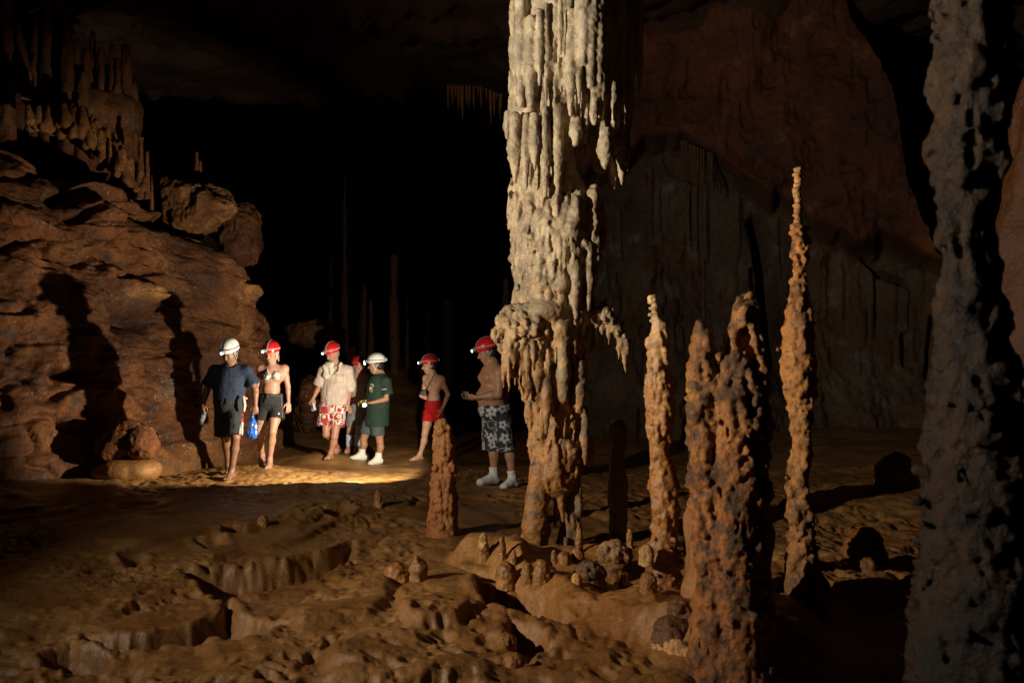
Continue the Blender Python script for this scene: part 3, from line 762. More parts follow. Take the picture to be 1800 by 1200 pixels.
pM = [(640, 1262, 1296), (700, 1250, 1312), (900, 1248, 1322), (1260, 1240, 1360)]
core(v, DC, pM, .02, yoff=-.03); drips(v, DC, pM, 640, 1240, 260, (4, 9), (1, 2), .010, 'pop', 1.0, rng=rng); drips(v, DC, pM, 640, 1240, 90, (3, 7), (10, 40), .008, 'slot', 1.0, rng=rng)
for pr, y0, y1 in ((pL, 570, 1240), (pR, 525, 1240)):
    drips(v, DC, pr, y0+20, y1, 130, (2.5, 6), (10, 40), .006, 'slot', 1.0, rng=rng)
    drips(v, DC, pr, y0, y1, 330, (4, 10), (10, 45), .014, 'drip', .93, rng=rng)
    drips(v, DC, pr, y0, y1, 240, (3, 8), (1, 2), .013, 'knob', .93, rng=rng)
    drips(v, DC, pr, y0+60, y1, 150, (3, 6), (1, 2), .010, 'pop', .95, rng=rng)
v.ell(P(1318, 519, DC), (.026, .026, .016), .004)
colb = tint_z([(520, (.66, .48, .30)), (700, (.66, .42, .22)), (900, (.60, .34, .14)), (1100, (.50, .27, .105)), (1250, (.36, .19, .08))], .6, .8, (.30, .23, .18), up=.9, fr=4, gs=.06)
finish(v, 'shaft', POPC, t, t.location, colb, .011, 22, .010, 36)

V, Q = loft([(np.array([1.10, 4.40, -.2]), .26), (np.array([1.11, 4.40, .5]), .20), (np.array([1.12, 4.42, 1.0]), .15), (np.array([1.12, 4.42, 1.22]), .05)], 40, 90, .06, 6, .08, 5)  # two unseen shafts added behind the mass to shade the floor at right
mesh_obj('shadow_blocker', V, Q, POPC, t, t.location, colors=np.ones((len(V), 3))*np.array([.5, .34, .2]))
V, Q = loft([(np.array([1.27, 4.95, -.2]), .24), (np.array([1.27, 4.97, .4]), .19), (np.array([1.28, 5.0, .82]), .06)], 40, 80, .06, 6, .08, 8)
mesh_obj('shadow_blocker', V, Q, POPC, t, t.location, colors=np.ones((len(V), 3))*np.array([.45, .3, .18]))

# thin tall one
def kn(v, d, s, r):
    for py in range(298, 400, 9): v.ell(P(1402+r.uniform(-4, 3), py, d), (8*s, 8*s, 5*s), .004)
stal('stalagmite', 'very thin tall stalagmite with a beaded pale spire rising beside the dark double-peaked mass',
     [(298, 1400, 1406), (340, 1397, 1407), (372, 1398, 1409), (400, 1397, 1411), (430, 1396, 1420), (470, 1396, 1414), (510, 1390, 1416), (560, 1384, 1426), (610, 1378, 1428), (650, 1376, 1432), (690, 1386, 1430), (730, 1392, 1424), (760, 1398, 1420), (800, 1394, 1420), (850, 1386, 1420), (880, 1386, 1424), (940, 1390, 1430), (1000, 1382, 1440), (1045, 1366, 1456)], 0.0078,
     [(395, 520, 60, (3, 6), (6, 16), .004, 'drip'), (400, 460, 40, (3, 6), (1, 2), .004, 'pop'), (520, 760, 190, (3.5, 7), (8, 34), .010, 'drip', .92), (520, 1030, 150, (3, 6), (1, 2), .009, 'pop', .90), (760, 1020, 90, (4, 8), (10, 34), .010, 'drip', .92)],
     tint_z([(298, (1.2, 1.0, .8)), (400, (.95, .62, .36)), (520, (.75, .5, .3)), (700, (.8, .56, .34)), (950, (.55, .37, .21))], .5, .7, (.36, .29, .23), up=.7, fr=5),
     amp=.009, fr=24, camp=.008, cfr=34, extra=kn, seed=14, d=4.9)
# near right column, out of focus
rng = np.random.default_rng(31)
DN = 2.55
t = empty('stone_column', (*P(1720, 1200, DN)[:2], gz(*P(1720, 1200, DN)[:2])), 'rough grey knobbly column close to the camera at the right edge, blurred and dim', 'stone column')
pN = [(-160, 1655, 1760), (0, 1650, 1762), (60, 1655, 1765), (110, 1648, 1770), (140, 1640, 1768), (200, 1655, 1765), (245, 1645, 1745), (270, 1642, 1760), (320, 1660, 1730), (380, 1658, 1725), (430, 1665, 1740), (500, 1662, 1745), (560, 1660, 1760), (620, 1655, 1765), (680, 1642, 1775), (760, 1642, 1785), (860, 1636, 1795), (960, 1634, 1805), (1060, 1620, 1815), (1150, 1610, 1825), (1500, 1575, 1860)]
v = Vox(P(1590, 1500, DN)-np.array([0.0, .40, 0]), P(1910, -150, DN)+np.array([0.02, .40, 0]), .0100)
core(v, DN, pN, .03)
core(v, DN, [(-150, 1720, 1800), (220, 1720, 1790), (330, 1730, 1790), (390, 1735, 1775)], .03, yoff=.14)
drips(v, DN, pN, -150, 1300, 480, (6, 16), (10, 60), .016, 'drip', .93, rng=rng)
drips(v, DN, pN, -150, 1300, 520, (5, 11), (1, 2), .008, 'knob', 1.0, rng=rng)
drips(v, DN, pN, -150, 1300, 160, (5, 11), (14, 60), .010, 'slot', .98, rng=rng)
drips(v, DN, pN, 640, 1300, 260, (5, 10), (1, 2), .008, 'pop', 1.02, rng=rng)
for px, py, r_ in ((1622, 828, .022), (1613, 880, .018), (1608, 1060, .018), (1640, 750, .015)): v.ell(P(px, py, DN), (r_*1.5, r_, r_), .006)
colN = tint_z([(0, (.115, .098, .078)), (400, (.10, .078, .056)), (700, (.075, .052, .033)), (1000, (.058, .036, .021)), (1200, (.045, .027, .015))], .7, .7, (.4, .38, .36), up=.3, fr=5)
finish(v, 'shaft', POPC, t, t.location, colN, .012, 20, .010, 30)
V, Q = loft([(P(1705, -120, DN), .12), (P(1705, -900, DN), .15), (P(1700, -2600, DN), .28), (P(1700, -4000, DN), .6)], 36, 90, .05, 6, .08)
mesh_obj('column_head', V, Q, POPC, t, t.location, colors=np.ones((len(V), 3))*.5)
# second shaft cut by the right edge of the frame
V, Q = loft([(P(1830, 250, 5.2)+np.array([0, 0, -2.8]), .42), (P(1835, 500, 5.2), .30), (P(1838, 255, 5.2), .19), (P(1845, 180, 5.2), .17), (P(1850, 80, 5.2), .08), (P(1850, -300, 5.2), .05), (P(1850, -1500, 5.2), .3)], 44, 150, .05, 6, .07, 3)
c0 = P(1840, 900, 5.2); t = empty('stone_column', c0, 'orange bulging column just entering the frame at the far right edge', 'stone column')
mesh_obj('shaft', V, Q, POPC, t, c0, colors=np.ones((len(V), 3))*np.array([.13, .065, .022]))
# ------------------------------------------------------------------ small formations and stones on the floor
def nub(name, label, cat, px, top, base, w, tint=(.6, .36, .17), kind='cone', seed=1, lean=0, mat=POPC, group=None, d=None, part='shaft', single=True, dep=1.0):
    c = hit(px, base) if d is None else P(px, base, d)
    d = c[1]; s = d/FPX; r = np.random.default_rng(seed)
    hgt = (base-top)*s; R = w/2*s
    m = max(R*1.8*dep, .03)
    h = max(.0055, min(.011, R/7))
    v = Vox(c-np.array([R*1.7+.02+abs(lean)*s, m+.02, .05]), c+np.array([R*1.7+.02+abs(lean)*s, m+.02, hgt+.05]), h)
    topc = c+np.array([lean*s, 0, hgt])
    if kind == 'cone':
        v.cone(c+np.array([0, 0, -.04]), c*0.5+topc*0.5, R, R*.72, .01); v.cone(c*.5+topc*.5, topc-np.array([0, 0, R*.5]), R*.72, R*.5, .01)
        n = 26
        for _ in range(n):
            q = r.uniform(0, .95); th = r.uniform(0, 2*pi); rr = R*(1-.5*q); pc = c*(1-q)+topc*q+np.array([cos(th)*rr*.9, sin(th)*rr*.9, 0])
            k_ = R*r.uniform(.14, .3); v.cone(pc, pc-np.array([0, 0, hgt*r.uniform(.08, .25)]), k_, k_*.5, .006)
    elif kind == 'stone':
        v.ell(c+np.array([0, 0, hgt*.30]), (R, R*dep, hgt*.66), .02); v.cone(c-np.array([0, 0, .03]), c+np.array([0, 0, hgt*.3]), R*1.15, R*.8, .03)
        for _ in range(5):
            u = r.normal(size=3); u /= np.linalg.norm(u); u[2] = abs(u[2])
            v.ell(c+np.array([0, 0, hgt*.4])+u*np.array([R*.45, R*.45*dep, hgt*.3]), np.array([R*.6, R*.6*dep, hgt*.38])*r.uniform(.7, 1.1), .02)
    elif kind == 'point':
        v.cone(c+np.array([0, 0, -.02]), c+np.array([R*.1, 0, hgt*.5]), R*.95, R*.8, .02); v.cone(c+np.array([R*.1, 0, hgt*.5]), topc-np.array([0, 0, R*.25]), R*.8, R*.25, .03)
    elif kind == 'pop':
        v.ell(c+np.array([0, 0, hgt*.35]), (R*.85, R*.85*dep, hgt*.6), .02); v.cone(c-np.array([0, 0, .03]), c+np.array([0, 0, hgt*.3]), R*1.1, R*.8, .03)
        for _ in range(int(150*dep)):
            u = r.normal(size=3); u /= np.linalg.norm(u); u[2] = abs(u[2])*1.0
            k_ = R*r.uniform(.10, .2); v.ell(c+np.array([0, 0, hgt*.42])+u*np.array([R*.9, R*.9*dep, hgt*.53]), (k_, k_, k_*1.2), .005)
    def tf(V, N):
        q = (V[:, 2]-c[2])/hgt
        a = np.array(tint[0] if isinstance(tint[0], tuple) else tint); b = np.array(tint[1] if isinstance(tint[0], tuple) else tint)
        f = sstep(.45, .9, q+.4*fbm(V, 14, 2))[:, None]
        return (a*(1-f)+b*f)*(1+.4*fbm(V, 12, 4, off=2))[:, None]
    V, Q = v.mesh(); V = relax(V, Q, 1); N = normals(V, Q)
    V = V+N*((.26 if kind != 'cone' else .14)*R*fbm(V, 1.6/max(R, .02), 4, .62, off=seed)+.10*R*fbm(V, 6/max(R, .02), 3))[:, None]
    if tint == BR or tint[0] == BR: mat = MUD
    o = mesh_obj(name, V, Q, mat, None, c, colors=tf(V, N)); o.location = tuple(c)
    return tag(o, label, cat, group)
BR = (1.25, 1.15, 1.0); DK = (.34, .22, .12); CR = (1.05, .85, .62)
nub('small_stalagmite', 'small stalagmite with a pale calcite cap, left of the foot of the great column', 'stalagmite', 850, 936, 984, 24, (BR, (2.6, 3.4, 4.2)), 'cone', 2)
nub('small_stalagmite', 'small brown pointed stalagmite right beside the pale-capped one', 'stalagmite', 883, 942, 984, 17, BR, 'cone', 3)
nub('small_stalagmite', 'tiny mud-brown stub of a stalagmite under the left leg of the great column', 'stalagmite', 904, 965, 992, 10, BR, 'cone', 4)
nub('small_stalagmite', 'slender brown stalagmite standing at the right foot of the great column', 'stalagmite', 1018, 918, 972, 15, BR, 'cone', 5)
nub('small_stalagmite', 'low squat stump in front of the slender stalagmite at the column foot', 'stalagmite', 1015, 963, 985, 22, BR, 'stone', 6)
nub('small_stalagmite', 'rounded brown knob on the flowstone between column foot and squat stump', 'stalagmite', 974, 965, 992, 13, BR, 'cone', 7)
nub('small_stalagmite', 'wide low rounded knob on the flowstone in front of the great column', 'stalagmite', 993, 970, 990, 22, BR, 'stone', 8)
nub('small_stalagmite', 'brown finger of stone behind the grey-white popcorn lump', 'stalagmite', 1107, 928, 962, 15, BR, 'cone', 9)
nub('small_stalagmite', 'short flat-topped stump on the flowstone left of the slim wet stalagmite', 'stalagmite', 1098, 1009, 1034, 22, BR, 'cone', 10)
nub('small_stalagmite', 'low stub of a stalagmite alone on the shadowed floor left of the waist-high stalagmite', 'stalagmite', 665, 860, 890, 18, BR, 'cone', 11)
nub('small_stalagmite', 'rounded mud-brown hump at the crest of the flowstone, left of centre', 'stalagmite', 890, 985, 1022, 34, BR, 'stone', 12)
nub('small_stalagmite', 'egg-shaped brown hump below the left foot of the great column', 'stalagmite', 928, 990, 1020, 22, BR, 'stone', 13)
nub('small_stalagmite', 'broad brown hump under the great column between egg-shaped hump and grey lump', 'stalagmite', 952, 984, 1022, 30, BR, 'stone', 14)
nub('popcorn_lump', 'grey-white popcorn calcite lump right of the great column foot', 'calcite lump', 1078, 950, 1000, 60, ((.36, .25, .15), (.62, .58, .60)), 'pop', 15)
nub('popcorn_lump', 'dark grey popcorn lump with a pale foot in front of the grey-white lump', 'calcite lump', 1036, 988, 1024, 56, ((.30, .20, .11), (.24, .21, .19)), 'pop', 16)
nub('popcorn_lump', 'small cream knob of calcite at the left foot of the dark grey popcorn lump', 'calcite lump', 1014, 1008, 1026, 14, CR, 'stone', 17)
nub('popcorn_lump', 'pale round nodule sticking out left of the slim wet stalagmite foot', 'calcite lump', 1136, 957, 980, 24, (.8, .7, .55), 'stone', 18, d=5.2)
nub('popcorn_lump', 'brown popcorn lump at the left foot of the slim wet stalagmite', 'calcite lump', 1140, 1005, 1040, 30, (.45, .29, .15), 'pop', 19)
nub('popcorn_lump', 'black popcorn crust on the flowstone above the row of cream beads', 'calcite lump', 1180, 1090, 1112, 64, (.24, .16, .10), 'pop', 20, dep=.8)
nub('popcorn_lump', 'dark brown popcorn lump against the left foot of the double-peaked mass', 'calcite lump', 1196, 1052, 1085, 50, (.26, .17, .10), 'pop', 21)
for i, (px, py, w_, h_) in enumerate([(1156, 1134, 10, 9), (1166, 1137, 10, 10), (1176, 1140, 9, 9), (1186, 1143, 13, 14), (1197, 1147, 15, 16), (1211, 1153, 11, 11), (1222, 1158, 11, 12), (1233, 1164, 9, 9)]):
    nub('calcite_bead', 'cream calcite bead in the short row at the foot of the double-peaked mass', 'calcite bead', px, py-h_*1.3, py, w_*1.6, (1.05, .92, .78), 'stone', 60+i, group='row of cream calcite beads on the flowstone')
nub('stone', 'pointed brown stone standing upright on the floor below the waist-high stalagmite', 'stone', 734, 975, 1020, 36, BR, 'point', 22)
nub('stone', 'low rounded brown stone lying left of the upright pointed stone', 'stone', 699, 990, 1018, 46, BR, 'stone', 23)
nub('stone', 'small round pebble-like stone at the edge of the shadowed trench', 'stone', 901, 1040, 1060, 20, BR, 'stone', 24)
nub('stone', 'pale smooth stone at the edge of the dark hollow near the bottom centre', 'stone', 903, 1150, 1172, 34, (.55, .38, .22), 'stone', 25)
nub('stone', 'pale bone-like ridge of stone above the dark hollow near the bottom centre', 'stone', 890, 1118, 1130, 34, (.6, .42, .25), 'stone', 26)
nub('stone', 'small mud-covered stone in the hollow left of the waist-high stalagmite', 'stone', 462, 905, 922, 16, BR, 'stone', 27)
nub('boulder', 'angular brown boulder with a lit left face on the floor at right, between the shafts', 'boulder', 1518, 930, 1000, 76, (.38, .22, .11), 'stone', 28, d=6.3)
nub('boulder', 'cream foot of flowstone below the angular brown boulder at right', 'boulder', 1524, 978, 1003, 34, (.4, .26, .15), 'stone', 29, d=6.0)
nub('boulder', 'rounded unlit boulder with a glowing orange rim behind the shafts at right', 'boulder', 1570, 796, 866, 62, (.3, .16, .08), 'stone', 30, d=9.2)

# wedge boulder at the foot of the left wall with its pale plinth
c = P(222, 836, 10.75)
t = empty('boulder', c, 'wedge-shaped boulder on a pale smooth plinth at the foot of the left wall', 'boulder')
s = 10.75/FPX
v = Vox(c+np.array([-.62, -.45, -.05]), c+np.array([.62, .7, .85]), .014)
for px, py, rx, ry, rz, dy in [(225, 770, 40, 40, 26, .1), (250, 778, 26, 34, 28, .0), (205, 786, 34, 36, 20, .05), (228, 752, 18, 24, 14, .1), (262, 790, 16, 20, 18, -.05), (190, 795, 20, 26, 10, 0)]:
    v.ell(P(px, py, 10.75+dy), (rx*s, ry*s, rz*s), .06)
v.plane(P(222, 806, 10.75), (0, 0, -1))
V, Q = v.mesh(); N = normals(V, Q); V = V+N*(.03*fbm(V, 4, 4, .6)+.02*ridged(V, 9, 3))[:, None]
mesh_obj('boulder_top', V, Q, WALL, t, c, colors=np.ones((len(V), 3))*np.array([1.25, 1.2, 1.15])*(1+.8*np.clip(fbm(V, 5, 3), 0, 1))[:, None])
v = Vox(c+np.array([-.62, -.55, -.12]), c+np.array([.62, .7, .3]), .014)
for px, py, rx, ry, rz in [(222, 828, 50, 42, 24), (255, 826, 26, 38, 20), (190, 830, 24, 36, 16)]:
    v.ell(P(px, py, 10.75), (rx*s, ry*s, rz*s), .05)
v.plane(P(222, 803, 10.75), (0, 0, 1))
V, Q = v.mesh(); N = normals(V, Q); V = V+N*(.012*fbm(V*np.array([1, 1, .3]), 7, 3))[:, None]
mesh_obj('plinth', V, Q, MUD, t, c, colors=np.ones((len(V), 3))*np.array([1.5, 1.5, 1.4]))
# blocks on the left slope
def block(label, px, py, rx, rz, ry, d, tint, seed, tilt=0, mat=WALL, sink=0.6, name='boulder'):
    c = P(px, py, d); s = d/FPX; r = np.random.default_rng(seed)
    v = Vox(c-np.array([rx*s*1.5, ry*s*1.5, rz*s*1.7]), c+np.array([rx*s*1.5, ry*s*1.5, rz*s*1.7]), max(.014, rx*s/38))
    R = np.array([[cos(tilt), 0, -sin(tilt)], [0, 1, 0], [sin(tilt), 0, cos(tilt)]])
    v.ell(c, (rx*s, ry*s, rz*s), .05, R=R)
    for _ in range(6):
        u = r.uniform(-.6, .6, 3); v.ell(c+u*np.array([rx, ry, rz])*s, np.array([rx, ry, rz])*s*r.uniform(.45, .75), .04, R=R)
    for _ in range(9):
        u = r.normal(size=3); u /= np.linalg.norm(u); v.plane(c+u*np.array([rx, ry, rz])*s*r.uniform(.5, .85), u/np.array([rx, ry, rz]))
    V, Q = v.mesh(); N = normals(V, Q)
    V = V+N*(.10*rz*s*2*ridged(V, 2.4, 4, .55, off=seed)+.02*fbm(V, 9, 3, .6))[:, None]
    o = mesh_obj(name, V, Q, mat, None, c, colors=np.ones((len(V), 3))*np.array(tint)*(1+.5*fbm(V, 3, 3))[:, None]); o.location = tuple(c)
    return tag(o, label, 'boulder')
block('pale angular rock wedge perched on the ledge of the left wall', 338, 368, 80, 52, 70, 14.7, (1.6, 1.9, 2.1), 1, -.25)
block('dark rounded block behind the pale rock wedge on the ledge', 428, 415, 40, 52, 50, 15.6, (.8, .8, .8), 2, .2)
block('cluster rock jutting from the lower left wall with small bumps', 175, 680, 30, 20, 30, 11.9, (1.4, 1.3, 1.2), 3, .2)
block('rounded reddish outcrop at the top left above the big shadow', 30, 395, 70, 45, 60, 11.6, (1.1, 1.0, .9), 4, -.1)
block('low dim boulder behind the woman and the man in the beige shirt', 545, 590, 60, 30, 60, 19.5, (.8, .75, .7), 5, 0)
block('large dim boulder on the ground behind the man in the beige shirt', 545, 700, 46, 55, 50, 17.5, (.7, .65, .6), 6, 0)

# ------------------------------------------------------------------ things far back, seen only as hints
def far_stal(label, px, top, base, w, d, tint=.8, seed=0, name='stalagmite', group=None, lean=0, tipw=.25, cat='stalagmite', mat=FAR, ground_it=False):
    a = P(px, base, d); b = P(px+lean, top, d); s = d/FPX
    if ground_it: a[2] = gz(a[0], a[1])-.05
    k = np.random.default_rng(seed)
    pts = [(a-np.array([0, 0, .4]), w*s*.62)]
    for q in (0, .25, .5, .75, 1): pts.append((a*(1-q)+b*q, w/2*s*(1-(1-tipw)*q)*k.uniform(.85, 1.12)))
    pts.append((b+np.array([0, 0, w*s*.2]), .01))
    V, Q = loft(pts, 18, 46, w*s*.22, 2.2/max(w*s, .1), w*s*.12, seed)
    o = mesh_obj(name, V, Q, mat, None, a, colors=np.ones((len(V), 3))*tint); o.location = tuple(a)
    return tag(o, label, cat, group)
far_stal('needle-thin very tall stalagmite in the black distance left of centre', 606, 308, 570, 16, 24, .8, 1, tipw=.12, ground_it=True)
far_stal('thick faint stalagmite in the dark right of the needle-thin one', 693, 450, 600, 20, 23, 1.2, 2, tipw=.6, ground_it=True)
far_stal('broken faint stump in the dark between needle-thin and thick far stalagmites', 640, 505, 600, 22, 23, .7, 3, tipw=.5, ground_it=True)
far_stal('second faint stump just right of the broken far stump', 652, 530, 600, 14, 22, .7, 4, tipw=.4, ground_it=True)
far_stal('faint thin stalagmite right of the thick far one', 716, 520, 610, 10, 23, .6, 5, ground_it=True)
far_stal('pale-tipped small far stalagmite above the man in red shorts', 752, 545, 625, 18, 21, .9, 6, tipw=.4, ground_it=True)
far_stal('wide blunt far stalagmite right of the pale-tipped one', 790, 528, 620, 30, 21, .9, 7, tipw=.7, ground_it=True)
far_stal('faint far stalagmite stub peeping from behind the great column on its left', 889, 492, 600, 18, 19, 1.6, 8, tipw=.5, ground_it=True)
far_stal('faint narrow stalagmite at the far end left of the needle-thin one', 582, 460, 600, 12, 26, .5, 9, ground_it=True)
far_stal('narrow faint stalagmite against the grey curtain right of the great column', 1237, 458, 640, 14, 15.2, .8, 10, tipw=.5, ground_it=True)
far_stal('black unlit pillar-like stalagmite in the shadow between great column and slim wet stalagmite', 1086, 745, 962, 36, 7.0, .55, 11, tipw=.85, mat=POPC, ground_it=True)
# ceiling curtain of stalactites
rs = np.random.default_rng(4)
def far_tite(label, px, top, bot, w, d, group, seed, tint=1.0):
    a = P(px, top-45, d); b = P(px, bot, d); s = d/FPX
    pts = [(b, .008), (b*.85+a*.15, w*s*.28), (b*.4+a*.6, w*s*.42), (a, w*s*.7)]
    V, Q = loft(pts, 10, 22, w*s*.1, 2.5, 0, seed)
    o = mesh_obj('stalactite', V, Q, FAR, None, a, colors=np.ones((len(V), 3))*tint); o.location = tuple(a)
    return tag(o, label, 'stalactite', group)
for i in range(22):
    px = 786+i*4.6+rs.uniform(-2, 2); L = rs.uniform(30, 92) if i < 8 or i > 15 else rs.uniform(20, 60)
    far_tite('pale stalactite in the hanging fringe at the roof lip left of the great column', px, 132, 132+L, 7, 19.5, 'fringe of pale stalactites at the roof lip', i, 5.0)
for i in range(26):
    px = 250+i*7.0+rs.uniform(-3, 3); L = rs.uniform(20, 70)
    far_tite('dim brown stalactite in the drapery hanging from the roof at upper left', px, 10, 10+L, 9, 16.5, 'drapery of dim brown stalactites at upper left', 40+i, 1.0)
for i in range(14):
    px = 560+i*16+rs.uniform(-5, 5); L = rs.uniform(15, 50)
    far_tite('barely lit stalactite along the dark roof edge above the chamber', px, 128, 128+L, 8, 21, 'barely lit stalactites along the roof edge', 70+i, .8)
# fringe under the red overhang
for i in range(13):
    px = 1197+i*4.6+rs.uniform(-3, 3); py = interp(px, [(1195, 262), (1250, 286), (1300, 330)])
    far_tite('short thin stalactite in the comb under the edge of the red overhang', px, py+28, py+34+rs.uniform(2, 26), 3.0, 16.6, 'comb of short stalactites under the red overhang', 90+i, 1.3)

# bank of broken columns at the upper left
for i, (px, top, base, w_, d, lab) in enumerate([(12, -60, 215, 30, 13.4, 'thick dim pillar at the top left corner'), (48, 35, 130, 16, 13.6, 'slanting dim rod of stone in the top left corner'), (62, 30, 210, 18, 13.8, 'dim blunt shaft right of the corner pillar'),
        (84, -80, 220, 24, 13.8, 'tall dim shaft reaching out of the frame at upper left'), (106, -80, 215, 26, 13.9, 'broad ribbed shaft out of the frame at upper left'), (118, 42, 240, 26, 13.7, 'stepped reddish shaft in the upper left bank'), (135, 72, 240, 14, 13.9, 'pale-tipped thin shaft in the upper left bank'),
        (163, 57, 215, 16, 14.2, 'tallest free finger of the upper left bank'), (152, 90, 235, 18, 14.0, 'blunt finger left of the tallest free finger'), (178, 84, 230, 14, 14.1, 'thin finger right of the tallest free finger'), (196, 80, 235, 13, 14.2, 'slim grey finger in the upper left bank'),
        (222, 82, 250, 24, 14.4, 'round-headed thick finger at the right end of the bank'), (206, 105, 240, 18, 14.2, 'short finger next to the round-headed one'), (235, 150, 240, 20, 14.5, 'bulging dark lobe at the right end of the upper left bank'), (145, 130, 260, 28, 13.8, 'fat low shaft under the fingers of the bank')]):
    far_stal(lab, px, top, base, w_, d, .95, 30+i, tipw=.6, lean=(-20 if i == 1 else 0), mat=WALL)
c = P(130, 230, 14.2)
v = Vox(P(0, 340, 14.2)-np.array([2.8, 1.4, 0]), P(250, 100, 14.2)+np.array([.2, 1.6, 0]), .05)
for px, py, r_ in [(180, 215, .75), (210, 195, .5), (215, 225, .42), (120, 215, .8), (60, 230, .95), (0, 230, 1.1), (-80, 240, 1.3), (140, 260, .7), (190, 255, .42)]:
    v.ell(P(px, py, 14.6), (r_*.8, r_, r_*.85), .1)
V, Q = v.mesh(); N = normals(V, Q); V = V+N*(.12*fbm(V*np.array([1, 1, .3]), 2.5, 4)+.05*fbm(V*np.array([1, 1, .25]), 9, 3))[:, None]
o = mesh_obj('flowstone_bank', V, Q, WALL, None, c, colors=np.ones((len(V), 3))*.8); o.location = tuple(c)
tag(o, 'dim reddish flowstone bank carrying broken stone fingers at upper left', 'flowstone')
def knobs(label, path, n, rr, d, seed, tint=1.6):
    r = np.random.default_rng(seed); c = P(*path[0], d)
    lo = np.min([P(a, b, d) for a, b in path], 0)-.35; hi = np.max([P(a, b, d) for a, b in path], 0)+.35
    v = Vox(lo, hi, .018)
    for _ in range(n):
        q = r.uniform(0, len(path)-1.001); i = int(q); f = q-i
        p = P(path[i][0]*(1-f)+path[i+1][0]*f, path[i][1]*(1-f)+path[i+1][1]*f, d)+r.normal(size=3)*np.array([.06, .08, .06])
        k_ = r.uniform(*rr); v.cone(p-np.array([0, 0, .12]), p+np.array([r.normal()*.02, 0, r.uniform(.0, .16)]), k_*1.3, k_*.7, .02)
    V, Q = v.mesh(); N = normals(V, Q); V = V+N*(.012*fbm(V, 12, 3))[:, None]
    o = mesh_obj('stalagmite_cluster', V, Q, WALL, None, c, colors=np.ones((len(V), 3))*np.array([1, 1.1, 1.1])*tint); o.location = tuple(c)
    return tag(o, label, 'stalagmites')
knobs('row of coral-like stone knobs on the upper rim of the left slope', [(60, 205), (100, 200), (130, 212), (160, 236)], 60, (.03, .07), 12.8, 1)
knobs('coral-like stone knobs stepping down the rim of the left slope', [(160, 225), (180, 250), (205, 270), (225, 290), (240, 318)], 70, (.03, .06), 13.2, 2)
far_stal('forked finger of stone on the rim of the left slope', 247, 242, 306, 13, 13.7, 1.3, 60, tipw=.6, mat=WALL)
far_stal('shorter finger right of the forked one on the slope rim', 259, 268, 306, 8, 13.7, 1.3, 61, tipw=.6, mat=WALL)
far_stal('thin lone spike on the ledge of the left wall', 267, 308, 338, 5, 14.0, 1.5, 62, mat=WALL)
far_stal('two-pronged spike on top of the pale rock wedge', 346, 268, 320, 9, 15.0, 1.4, 63, mat=WALL, tipw=.5)
far_stal('short side prong on top of the pale rock wedge', 353, 285, 320, 8, 15.0, 1.4, 64, mat=WALL, tipw=.5)
# ------------------------------------------------------------------ people
def attr_mat(name, rough=0.8, grain=180.0, bump=0.15, spec=0.3, sheen=0.0, vary=0.1, sss=0.0):
    m, nt, b = new_mat(name)
    tc = nt.nodes.new('ShaderNodeTexCoord').outputs['Object']
    at = nt.nodes.new('ShaderNodeAttribute'); at.attribute_name = 'tint'
    n = tex(nt, 'ShaderNodeTexNoise', tc, grain, Detail=3.0)
    n2 = tex(nt, 'ShaderNodeTexNoise', tc, 9.0, Detail=4.0)
    g = ramp(nt, n2.outputs[0], [(0.3, (1-vary,)*3), (0.7, (1+vary,)*3)])
    nt.links.new(mixc(nt, 1.0, at.outputs['Color'], g.outputs[0], 'MULTIPLY'), b.inputs['Base Color'])
    b.inputs['Roughness'].default_value = rough; b.inputs['Specular IOR Level'].default_value = spec
    if sss: b.inputs['Subsurface Weight'].default_value = sss; b.inputs['Subsurface Radius'].default_value = (.02, .007, .004)
    bu = nt.nodes.new('ShaderNodeBump'); bu.inputs['Strength'].default_value = bump; bu.inputs['Distance'].default_value = 0.004
    nt.links.new(n.outputs[0], bu.inputs['Height']); nt.links.new(bu.outputs[0], b.inputs['Normal'])
    return m
SKIN = attr_mat('skin', 0.48, 90, .08, .4, vary=.08)
CLOTH = attr_mat('woven_cloth', 0.85, 220, .2, .2)
SHELL = attr_mat('helmet_shell', 0.28, 60, .03, .5, vary=.04)
HAIR = attr_mat('hair', 0.6, 260, .5, .4, vary=.25)
GEAR = attr_mat('gear', 0.4, 120, .05, .5, vary=.05)
LENS = plain_mat('lamp_lens', (.9, .95, 1.0), .1, emit=(.85, .93, 1.0), es=7.0)

def flat(v, a, b, ra, rb, k=0.0, op='add', ey=1.0, wd=None):
    """cone with square ends; ey<1 flattens it across direction wd"""
    a = np.asarray(a, float); b = np.asarray(b, float); m = max(ra, rb)+k+3*v.h
    sl = v._sub(np.minimum(a, b)-m, np.maximum(a, b)+m)
    if sl is None: return
    X = v.ax[0][sl[0]][:, None, None]-a[0]; Y = v.ax[1][sl[1]][None, :, None]-a[1]; Z = v.ax[2][sl[2]][None, None, :]-a[2]
    w_ = b-a; L = float(np.linalg.norm(w_)); w_ = w_/L
    t = X*w_[0]+Y*w_[1]+Z*w_[2]
    qx, qy, qz = X-t*w_[0], Y-t*w_[1], Z-t*w_[2]
    r = np.sqrt(qx*qx+qy*qy+qz*qz)
    if wd is not None:
        wd = np.asarray(wd, float); wd = wd-w_*(wd@w_); wd /= np.linalg.norm(wd)
        h = qx*wd[0]+qy*wd[1]+qz*wd[2]; r = np.sqrt(np.maximum(r*r-h*h, 0)+(h/ey)**2)
    e = np.maximum(r-(ra+np.clip(t/L, 0, 1)*(rb-ra)), np.maximum(-t, t-L))
    v._mix(sl, e.astype(np.float32), k, op)
def unit(a): a = np.asarray(a, float); return a/(np.linalg.norm(a)+1e-12)
